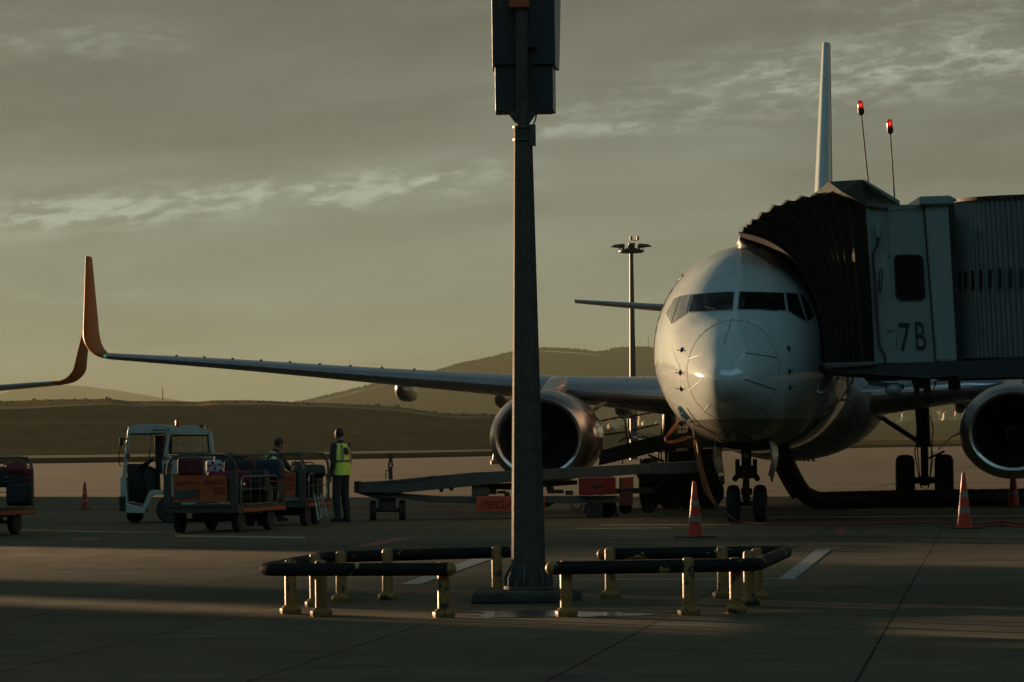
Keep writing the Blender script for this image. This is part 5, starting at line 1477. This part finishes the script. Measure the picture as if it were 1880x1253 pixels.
for x, y, w2, h2 in ((905, 900, 14, 16), (914, 895, 8, 7), (921, 904, 16, 5), (931, 908, 10, 8), (1010, 898, 14, 8), (1020, 903, 30, 7), (1045, 905, 14, 8)):
    MB().box(P(x, y, DV + .4), (w2/93.5, .3, h2/93.5)).build('drive_part', m_dark, conv, world=True, bevel=.01)
slab([(866, 868 + 26), (868, 890), (1060, 882), (1060, 890), (930, 900)], DV + .3, .05, m_dark, 'lift_arm', conv)
sb_ = slab([(874.5, 912), (1000, 911), (1000, 939), (874.5, 940)], DV - .04, .14, m_panel, 'sign_board', conv, bevel=.006)
lettering('PEGASUS', P(935, 926, DV - .05), (1, 0, 0), (0, 0, 1), .155, m_redink, sb_, width=1.16, shear=.3, bold=.02).data.transform(XF[conv.name])
rb_ = slab([(1063, 879), (1066, 876.5), (1127, 875), (1130.5, 878), (1130.5, 908), (1063, 910)], DV - .02, .6, m_red, 'red_box', conv, bevel=.03)
MB().ball(P(1096, 892, DV - .02), (.11, .008, .045), 18, 8).build('emblem', m_ink, rb_).data.transform(XF[conv.name])
for x in (1080, 1100): slab([(x, 909), (x + 9, 909), (x + 9, 911.5), (x, 911.5)], DV - .03, .1, m_conew, 'clip', conv)
slab([(996, 924), (1020, 924), (1000, 934), (996, 934)], DV + .2, .3, m_dark, 'gusset', conv)
strut('hydraulic_hose', [(1049, 923, DV), (1050, 932, DV), (1058, 938, DV), (1066, 934, DV), (1070, 926, DV)], .018, m_black, conv)
# front bogie seen end on, rear wheels side on
q = MB(); q.box(P(711, 926, DV + .4), (.34, .4, .28)); q.box(P(711, 937, DV + .35), (.66, .12, .07)); q.cyl(P(680, 938, DV + .4), P(742, 938, DV + .4), .03)
q.build('bogie', m_dark, conv, world=True, bevel=.01)
for x in (684.5, 738.5): wheel(conv, (P(x, 930, DV + .4).x, DV + .4, .205), .205, .13, (1, .05, 0))
wheel(conv, (P(1090, 936, DV).x, DV + .05, .19), .19, .14, (0.15, 1, 0))
wheel(conv, (P(1115, 936, DV + .8).x, DV + .8, .19), .19, .14, (0.15, 1, 0))
MB().prism([P(1128, 952, DV + .2), P(1139, 952, DV + .2), P(1134, 943, DV + .2), P(1130, 941, DV + .2)], (0, .25, 0)).build('chock', m_black, conv, world=True)
# upright tow bar with ring
q = MB(); q.bar(P(717.5, 881, DV + .4), P(716.5, 857, DV + .4), .10, .08)
q.bar(P(713.5, 858, DV + .4), P(716, 842, DV + .4), .03, .04); q.bar(P(720.5, 858, DV + .4), P(718.5, 842, DV + .4), .03, .04)
q.lathe([(.045, -.014), (.059, 0), (.045, .014), (.034, 0), (.045, -.014)], P(717.3, 838, DV + .4), (0, 1, 0), 20)
q.build('tow_bar', m_dark, conv, world=True)
strut('tow_handle', [(708, 880, DV + .4), (708.5, 866, DV + .4), (710, 864, DV + .4), (714, 863.5, DV + .4)], .010, m_dark, conv)

# --- loader truck under the left wing root, belt raised to the hold
DL = 82.0
ld = thing('belt_loader', 'dark belt loader with blue raised belt and handrails under the left wing root', 'belt loader', (P(1235, 900, DL).x, DL, 0))
slab([(1100, 852), (1100, 828), (1150, 816), (1208, 800), (1262, 795), (1330, 800), (1330, 822), (1262, 823), (1214, 826)], DL, .10, m_blue, 'belt_frame', ld)
slab([(1100, 855), (1216, 828), (1216, 824), (1100, 850)], DL - .03, .9, m_dark2, 'belt_edge', ld)
slab([(1100, 828), (1208, 800), (1208, 803), (1100, 832)], DL + .1, .7, m_black, 'belt', ld)
for pts in ([(1100, 774), (1138, 766), (1144, 768), (1147, 772), (1153, 818)], [(1100, 800), (1149, 793)],
            [(1160, 818), (1153, 777), (1154, 769), (1160, 765), (1190, 759), (1260, 748)], [(1158, 791), (1210, 779)], [(1143, 852), (1143, 846)], [(1176, 850), (1176, 842)]):
    strut('handrail', [(x, y, DL + .05) for x, y in pts], .018, m_dark2, ld)
rows = []
for k in range(9):
    x = 1148 + 66*k/8; y = 823 - 22*math.sin(math.pi*min(1, k/8*1.0)) + (2 if k > 6 else 0)
    rows.append([P(x, y, DL - .2), P(x, y, DL + .8), P(x + .5, y + 2, DL + .8), P(x + .5, y + 2, DL - .2)])
MB().grid(rows, closed=True, caps=True).build('hood', m_dark2, ld, world=True, smooth=60)
slab([(1262, 770), (1290, 780), (1290, 860), (1262, 868)], DL + .3, .3, m_dark, 'mast', ld)
slab([(1170, 872), (1325, 868), (1325, 884), (1180, 888)], DL + .1, 1.2, m_dark, 'chassis', ld)
slab([(1228, 830), (1325, 822), (1328, 868), (1228, 870)], DL + .2, 1.1, m_dark, 'engine_housing', ld, bevel=.03)
q = MB()
for k in range(5): q.bar(P(1245 + 7*k, 778, DL + .5), P(1245 + 7*k, 800, DL + .5), .02, .02)
q.bar(P(1243, 788, DL + .5), P(1276, 788, DL + .5), .02, .02); q.build('grille', m_dark2, ld, world=True)
wheel(ld, (P(1232, 905, DL - .2).x, DL - .2, .36), .36, .26, (.3, 1, 0))
wheel(ld, (P(1300, 905, DL + .6).x, DL + .6, .36), .36, .26, (.3, 1, 0))
wheel(ld, (P(1299, 856, DL - .1).x, DL - .1, P(1299, 857, DL).z), .20, .12, (.2, 1, 0))
slab([(1290, 850), (1327, 848), (1331, 885), (1306, 893), (1288, 892)], DL + 1.6, .9, M('cream_panel', (.38, .30, .19), rough=.6, var=.15, dirt=.3), 'side_panel', ld, bevel=.02)
def stripe_fn(t, c, cc):
    s = t.n('ShaderNodeSeparateXYZ'); t.put(s.inputs[0], c)
    v = t.m('FRACT', t.m('MULTIPLY', t.m('ADD', s.outputs[0], s.outputs[2]), 9.0))
    return t.mix(t.m('GREATER_THAN', v, .5), cc, (.02, .02, .02, 1))
slab([(1287, 886), (1330, 884), (1331, 889), (1306, 895), (1288, 894)], DL + 1.55, .05, M('hazard_stripe', (.40, .26, .10), rough=.5, fn=stripe_fn), 'hazard_bar', ld)
for x in (1240, 1268): MB().box((P(x, 928, DL - .3).x, DL - .3, .06), (.16, .25, .12)).build('chock', m_black, ld, world=True)

# a parked dolly with an orange board between the conveyor and the loader
dl = thing('dolly', 'low dolly with an orange upright board behind the red conveyor box', 'dolly', (P(1152, 905, 77).x, 77, 0))
slab([(1140, 878), (1163, 876), (1163, 896), (1141, 898)], 77, .06, m_panel, 'board', dl)
slab([(1139, 904), (1162, 903), (1162, 928), (1140, 929)], 76.6, .5, M('dark_red_crate', (.14, .03, .02), rough=.6, var=.2, dirt=.4), 'crate', dl, bevel=.01)
slab([(1130, 898), (1200, 896), (1200, 906), (1130, 907)], 76.9, .8, m_dark, 'deck', dl)
slab([(1137, 878), (1140.5, 878), (1140.5, 935), (1137, 935)], 76.8, .06, m_dark, 'post', dl)
for x in (1148, 1190):
    wheel(dl, (P(x, 930, 77.2).x, 77.2, .14), .14, .1, (0, 1, 0))

# tiny baggage train far away under the belly
Dt = 262
for k, (x0, x1) in enumerate(((1459, 1466), (1470, 1494))):
    pass
tr = thing('service_truck', 'tiny dark service truck far across the apron under the belly', 'service truck', (P(1484, 842, Dt).x, Dt, 0))
b0 = P(1472, 842, Dt).x; b1 = P(1496, 842, Dt).x
MB().bx(b0, b1, Dt, Dt + 1.6, .25, .55).build('body', m_dark, tr, bevel=.03)
for o_ in tr.children: o_.data.transform(XF[tr.name])
q = MB().bx(b0 + .1, b0 + .32, Dt, Dt + 1.5, .5, .95).build('cab', m_red, tr, world=True, bevel=.03)
q = MB().bx(b0 + .42, b1 - .05, Dt, Dt + 1.5, .55, .85).build('load', m_dark2, tr, world=True, bevel=.03)
for x in (b0 + .15, (b0 + b1)/2, b1 - .12): wheel(tr, (x, Dt, .12), .14, .1, (0, 1, 0))
for o_ in [o_ for o_ in tr.children if o_.name.startswith('wheel')]: pass

# ------------------------------------------------------------------ hoses and cables
def smoothc(pts, n=6):
    k = list(range(len(pts)))
    def cr(p0, p1, p2, p3, t_): return .5*((2*p1) + (p2-p0)*t_ + (2*p0-5*p1+4*p2-p3)*t_*t_ + (3*p1-p0-3*p2+p3)*t_**3)
    out = []
    for i in range(len(pts) - 1):
        p0, p1, p2, p3 = pts[max(i-1, 0)], pts[i], pts[i+1], pts[min(i+2, len(pts)-1)]
        out += [cr(p0, p1, p2, p3, j/n) for j in range(n)]
    return out + [pts[-1]]
hp = [P(1440, 822, 77.5), P(1441, 838, 77.5), P(1443, 849, 77.6), P(1452, 868, 78.2), P(1464, 890, 78.8), P(1476, 906, 79.2)]
gp = [Vector((P(1500, 912, 79.6).x, 79.5, .20))] + [Vector((P(x, 915, D).x, D, .19)) for x, D in ((1530, 79.8), (1580, 80.3), (1640, 80.6), (1700, 80.7), (1780, 80.7), (1880, 80.6), (1990, 80.4))]
hose = thing('air_hose', 'thick black air duct hanging from the belly and running right along the ground', 'air hose', (gp[0].x, 79.5, 0))
path = smoothc(hp + gp, 10)
rr_ = [(.155 if i < 10 else .185) * (1 + .035*math.sin(i*1.9)) for i in range(len(path))]
MB().tube(path, rr_, 18).build('duct', m_hose, hose, world=True, smooth=60)
MB().cyl(P(1441, 822, 77.5), P(1443, 846, 77.5), .17, .17, 18).build('coupling', m_dark, hose, world=True)
yl = [p + Vector((-.185, -.02, -.05)) for p in smoothc([P(1440, 850, 77.6), P(1452, 874, 78.3), P(1463, 894, 78.9), P(1473, 909, 79.2)], 6)]
MB().tube(yl, .050, 8).build('yellow_edge', m_hosey, hose, world=True)
yl = [p + Vector((.06, -.15, .05)) for p in smoothc([P(1446, 850, 77.6), P(1458, 870, 78.3), P(1470, 888, 78.9), P(1480, 902, 79.2)], 6)]
MB().tube(yl, .022, 8).build('yellow_edge', m_hosey, hose, world=True)

# ground power: open panel, grey connector, orange leads, red cable along the ground
gpu = thing('power_cable', 'orange ground power leads plugged under the chin, red cable trailing right', 'cable', (G(1345, 958).x, G(1345, 958).y, 0))
Dq = 66.6
def cab_(pts, r, mat, name='lead', seg=7): return MB().tube(smoothc([P(*p) for p in pts], 6), r, seg).build(name, mat, gpu, world=True)
cab_([(1254, 772, Dq-.1), (1242, 783, Dq-.2), (1230, 797, Dq-.3), (1223, 805, Dq-.3), (1224, 811, Dq-.3), (1240, 810, Dq-.3), (1262, 803, Dq-.3), (1276, 806, Dq-.3), (1281, 818, Dq-.3), (1288, 850, Dq-.4), (1299, 890, Dq-.5), (1308, 915, Dq-.6), (1316, 928, Dq-.6)], .022, m_cable)
cab_([(1251, 770, Dq-.2), (1237, 783, Dq-.3), (1226, 798, Dq-.4), (1222, 806, Dq-.4), (1230, 814, Dq-.4), (1252, 810, Dq-.4), (1270, 804, Dq-.4), (1279, 812, Dq-.4), (1284, 845, Dq-.5), (1293, 885, Dq-.6), (1305, 915, Dq-.6), (1315, 930, Dq-.6)], .020, m_cable)
cab_([(1270, 776, Dq-.1), (1274, 800, Dq-.2), (1276, 825, Dq-.3), (1285, 870, Dq-.4), (1296, 905, Dq-.5), (1312, 926, Dq-.6)], .012, m_cable)
cab_([(1314, 927, Dq-.6), (1326, 938, Dq-.8), (1338, 948, Dq-1.0), (1346, 954, Dq-1.1)], .038, m_black, 'sleeve')
MB().bar(P(1249, 779, Dq-.2), P(1256, 773, Dq-.12), .09, .09).build('plug', m_black, gpu, world=True, bevel=.01)
gg = [P(1346, 954, Dq - 1.1)] + [Vector((G(x, y).x, G(x, y).y, .03)) for x, y in ((1362, 962), (1390, 965.5), (1450, 966), (1550, 966), (1640, 964), (1700, 963), (1760, 965), (1800, 964.5), (1840, 962), (1880, 965), (1940, 968))]
MB().tube(smoothc(gg, 8), .022, 8).build('red_cable', m_redcable, gpu, world=True)
gg = [Vector((G(x, y).x, G(x, y).y, .03)) for x, y in ((1800, 970), (1840, 967), (1870, 970), (1940, 972))]
MB().tube(smoothc(gg, 8), .022, 8).build('red_cable', m_redcable, gpu, world=True)
# open service hatch with its dots, on the chin of the jet
hc = [(1241.5, 747), (1256, 744), (1270, 763), (1275, 771), (1262, 777), (1252, 772)]
hq = []
for x, y in [(1242, 748), (1245, 745.5), (1252, 744.5), (1256, 746), (1268, 764), (1268, 768), (1262, 773), (1256, 774), (1252, 772), (1243, 752)]:
    hq.append(P(x, y, Dhit(x, y, 66.8, .0) - .02 if Dhit(x, y, 99, 0) < 90 else 66.9))
avg = sum((p.y for p in hq)) / len(hq)
hq = [P(x, y, avg - .22) for x, y in [(1242, 748), (1245, 745.5), (1252, 744.5), (1256, 746), (1268, 764), (1268, 768), (1262, 773), (1256, 774), (1252, 772), (1243, 752)]]
pn = MB().prism(hq, (0, .02, 0)).build('power_panel', M('panel_plate', (.80, .80, .74), rough=.4, dirt=.2), gpu, world=True, bevel=.004)  # very pale base colour stands in for light reflected off the plate
for x, y in ((1248, 750), (1250, 755), (1255, 761), (1252, 763.5), (1257, 766), (1260, 769)):
    MB().ball(P(x, y, avg - .235), (.016, .008, .016), 8, 6).build('socket', m_ink, pn).data.transform(XF[gpu.name])
# open hatch flap lines along the chin
cl_ = [P(x, y, Dhit(x, y, 66.5, .015)) for x, y in ((1262, 750), (1272, 765), (1285, 780), (1302, 792), (1318, 799))]
MB().tube(smoothc(cl_, 5), .010, 6).build('hatch_edge', m_seamd, gpu, world=True)

# ------------------------------------------------------------------ people
def person(label, loc, rz, pose):
    o = thing('person', label, 'person', loc, rz, None)
    b = MB()
    def limb(a, c, ra, rc, seg=14):
        a, c = Vector(a), Vector(c); b.cyl(a, c, ra, rc, seg); b.ball(a, ra, 14, 8); b.ball(c, rc, 14, 8)
    J = pose
    # torso as stacked ellipses between pelvis and neck
    pv, ch, nk = Vector(J['pelvis']), Vector(J['chest']), Vector(J['neck'])
    def ell(c, rx, ry, rz_, R=None): b.ball(c, (rx, ry, rz_), 20, 12, R)
    ax_ = (nk - pv).normalized(); R = Vector((0, 0, 1)).rotation_difference(ax_).to_matrix()
    ell(pv, .125, .165, .13, R); ell(pv*.6 + ch*.4, .125, .155, .17, R); ell(ch, .135, .185, .19, R); ell(ch*.45 + nk*.55, .10, .17, .10, R)
    b.cyl(nk - ax_*.05, J['head_base'], .062, .058, 14)
    for s in ('l', 'r'):
        limb(J['hip_'+s], J['knee_'+s], .102, .080); limb(J['knee_'+s], J['ankle_'+s], .080, .064)
        an = Vector(J['ankle_'+s]); b.ball(an + Vector((-.07, 0, -.035)), (.135, .050, .045), 14, 8); b.ball(an + Vector((.03, 0, -.03)), (.05, .045, .05), 10, 6)
        limb(J['sh_'+s], J['elb_'+s], .070, .056); limb(J['elb_'+s], J['wr_'+s], .054, .036)
    # head: skull, jaw, nose, ears, brow, lips
    hb = Vector(J['head']); Rh = Matrix.Rotation(J.get('nod', 0), 3, 'Y') @ Matrix.Rotation(J.get('turn', 0), 3, 'Z')
    hd = lambda x, y, z: hb + Rh @ Vector((x, y, z))
    b.ball(hd(.012, 0, .025), (.098, .076, .105), 20, 14, Rh); b.ball(hd(-.030, 0, -.045), (.060, .055, .070), 16, 10, Rh); b.ball(hd(-.060, 0, -.085), (.025, .028, .022), 10, 8, Rh)
    b.cyl(hd(-.082, 0, .005), hd(-.112, 0, -.035), .008, .016, 8); b.ball(hd(-.104, 0, -.036), (.014, .017, .011), 8, 6, Rh)
    for s in (-1, 1):
        b.ball(hd(.01, s*.077, -.01), (.019, .010, .030), 10, 8, Rh); b.ball(hd(-.082, s*.028, .022), (.012, .022, .008), 8, 6, Rh); b.ball(hd(-.076, s*.030, .002), (.012, .013, .010), 8, 6, Rh)
    b.ball(hd(-.088, 0, -.062), (.011, .022, .007), 8, 6, Rh)
    # hands: palm, four fingers of unequal length, thumb from the side
    for s in ('l', 'r'):
        wr = Vector(J['wr_'+s]); d = (wr - Vector(J['elb_'+s])).normalized(); sd_ = Vector((0, 1 if s == 'l' else -1, 0)); side = d.cross(sd_).normalized()
        pc_ = wr + d*.055
        Rq = Vector((0, 0, 1)).rotation_difference(d).to_matrix()
        b.ball(pc_, (.036, .018, .055), 12, 8, Rq)
        for k, ln in enumerate((.068, .078, .072, .056)):
            r0_ = pc_ + d*.04 + side*(.027 - .018*k); m1 = r0_ + d*ln*.5 + sd_*(-.004); m2 = m1 + d*ln*.42 + sd_*(-.020)
            b.tube([r0_, m1, m2], [.0095, .009, .007], 8)
        b.tube([pc_ - d*.02 + side*.030, pc_ + d*.015 + side*.050, pc_ + d*.045 + side*.050], [.012, .011, .008], 8)
    tmp = b.build('body', [m_cloth, m_skin, m_black], None, smooth=0, recalc=True)
    rm = tmp.modifiers.new('remesh', 'REMESH'); rm.mode = 'VOXEL'; rm.voxel_size = .0075
    sm = tmp.modifiers.new('smooth', 'SMOOTH'); sm.iterations = 3; sm.factor = .5
    dg = bpy.context.evaluated_depsgraph_get(); dg.update()
    me = bpy.data.meshes.new_from_object(tmp.evaluated_get(dg)); bpy.data.objects.remove(tmp)
    me.name = 'body'
    nb = Vector(J['head_base'])
    wrs = [(Vector(J['wr_'+s]), (Vector(J['wr_'+s]) - Vector(J['elb_'+s])).normalized()) for s in ('l', 'r')]
    me.materials.clear()
    for mt in (m_cloth, m_skin, m_black): me.materials.append(mt)
    for p in me.polygons:
        c = p.center; k = 0
        if (c - nb).dot(ax_) > -.02 and (c - hb).length < .22: k = 1
        for wv, dv in wrs:
            if (c - wv).dot(dv) > -.01 and (c - wv).length < .20 and (c - wv - dv*(c - wv).dot(dv)).length < .062: k = 1
        if c.z < .13: k = 2
        p.material_index = k; p.use_smooth = True
    body = bpy.data.objects.new('body', me); COL.objects.link(body); body.parent = o; XF[body.name] = XF[o.name]
    # hair
    hr = MB(); hr.ball(hd(.022, 0, .040), (.101, .084, .102), 22, 14, Rh)
    for i, v in enumerate(hr.v):
        l = Rh.inverted() @ (v - hb)
        if l.x < -.045 and l.z < .075: hr.v[i] = hd(-.03, l.y*.85, .06 if l.z > 0 else -.0)
        if l.z < -.045: hr.v[i] = hd(max(l.x, .03)*.8, l.y*.8, -.05)
    hr.build('hair', m_hair, body, smooth=60)
    # vest: shell round the torso, open at the arms
    rows = []
    for k in range(13):
        u_ = k/12; c = pv.lerp(nk, -.06 + 1.02*u_) if False else pv + (nk - pv)*(-.06 + 1.0*u_)
        rx = .165 - .020*u_ + (.012*math.sin(u_*6)); ry = .198 + .018*math.sin(min(1, u_*1.2)*math.pi*.5)
        if u_ > .78: f_ = (u_ - .78)/.22; rx *= 1 - .30*f_; ry *= 1 - .30*f_
        rows.append([c + R @ Vector((rx*math.copysign(abs(math.cos(a))**.85, math.cos(a)), ry*math.copysign(abs(math.sin(a))**.85, math.sin(a)), 0)) for a in [2*math.pi*j/36 for j in range(36)]])
    vm = J.get('vest', m_vest)
    v = MB().grid(rows, closed=True).build('vest', [vm], body, smooth=60)
    for z0, z1 in ((.40, .475),):
        r2 = []
        for u_ in (z0, z1):
            c = pv + (nk - pv)*(-.06 + u_)
            r2.append([c + R @ Vector((.170*math.copysign(abs(math.cos(a))**.85, math.cos(a)), .219*math.copysign(abs(math.sin(a))**.85, math.sin(a)), 0)) for a in [2*math.pi*j/36 for j in range(36)]])
        MB().grid(r2, closed=True).build('reflective_band', m_strip, v, smooth=60)
    for s in (-1, 1):                             # bands over the shoulders
        pts = [pv + (nk-pv)*q_ + R @ Vector((x_, s*y_, 0)) for q_, x_, y_ in ((.40, -.165, .12), (.65, -.165, .12), (.85, -.12, .10), (.97, 0, .085), (.85, .125, .10), (.65, .160, .12), (.40, .168, .12))]
        MB().grid([[p + R @ Vector((0, -.022, 0)), p + R @ Vector((0, .022, 0))] for p in smoothc(pts, 4)]).build('reflective_band', m_strip, v, smooth=60)
    if J.get('text'):
        for q_, tx in ((.70, 'PEGASUS'), (.60, 'AIRLINES')):
            lettering(tx, pv + (nk-pv)*q_ + R @ Vector((.172, 0, 0)), (0, 1, 0), (0, 0, 1), .045, m_ink if tx == 'PEGASUS' else m_redink, v, width=.20, ext=.010)
    return o
g = G(627, 959.5)
person('man standing in navy clothes and yellow-green hi-vis vest, looking left at the carts', (g.x, g.y, 0), -rad(38), dict(
    pelvis=(.0, 0, .96), chest=(.015, 0, 1.35), neck=(.0, 0, 1.58), head_base=(-.02, 0, 1.63), head=(-.045, 0, 1.705), turn=-rad(8), nod=-rad(4),
    hip_l=(.0, -.10, .93), knee_l=(-.03, -.115, .50), ankle_l=(.02, -.13, .085), hip_r=(.0, .10, .93), knee_r=(-.01, .12, .50), ankle_r=(.03, .14, .085),
    sh_l=(.0, -.205, 1.49), elb_l=(.015, -.25, 1.14), wr_l=(-.06, -.245, .90), sh_r=(.0, .205, 1.49), elb_r=(-.01, .25, 1.14), wr_r=(-.11, .21, .93), text=True))
g = G(500, 958)
person('man bending over the luggage in a pale hi-vis vest, half hidden behind the carts', (g.x, g.y, 0), rad(208), dict(
    pelvis=(.14, 0, .93), chest=(-.01, 0, 1.22), neck=(-.08, 0, 1.40), head_base=(-.12, 0, 1.455), head=(-.16, 0, 1.53), turn=rad(10), nod=-rad(25),
    hip_l=(.16, -.10, .87), knee_l=(.05, -.12, .48), ankle_l=(.10, -.13, .085), hip_r=(.16, .10, .87), knee_r=(.02, .12, .48), ankle_r=(-.10, .14, .085),
    sh_l=(-.06, -.20, 1.33), elb_l=(-.26, -.24, 1.03), wr_l=(-.44, -.18, .95), sh_r=(-.06, .20, 1.33), elb_r=(-.28, .23, 1.05), wr_r=(-.46, .16, .98), vest=m_vest2))
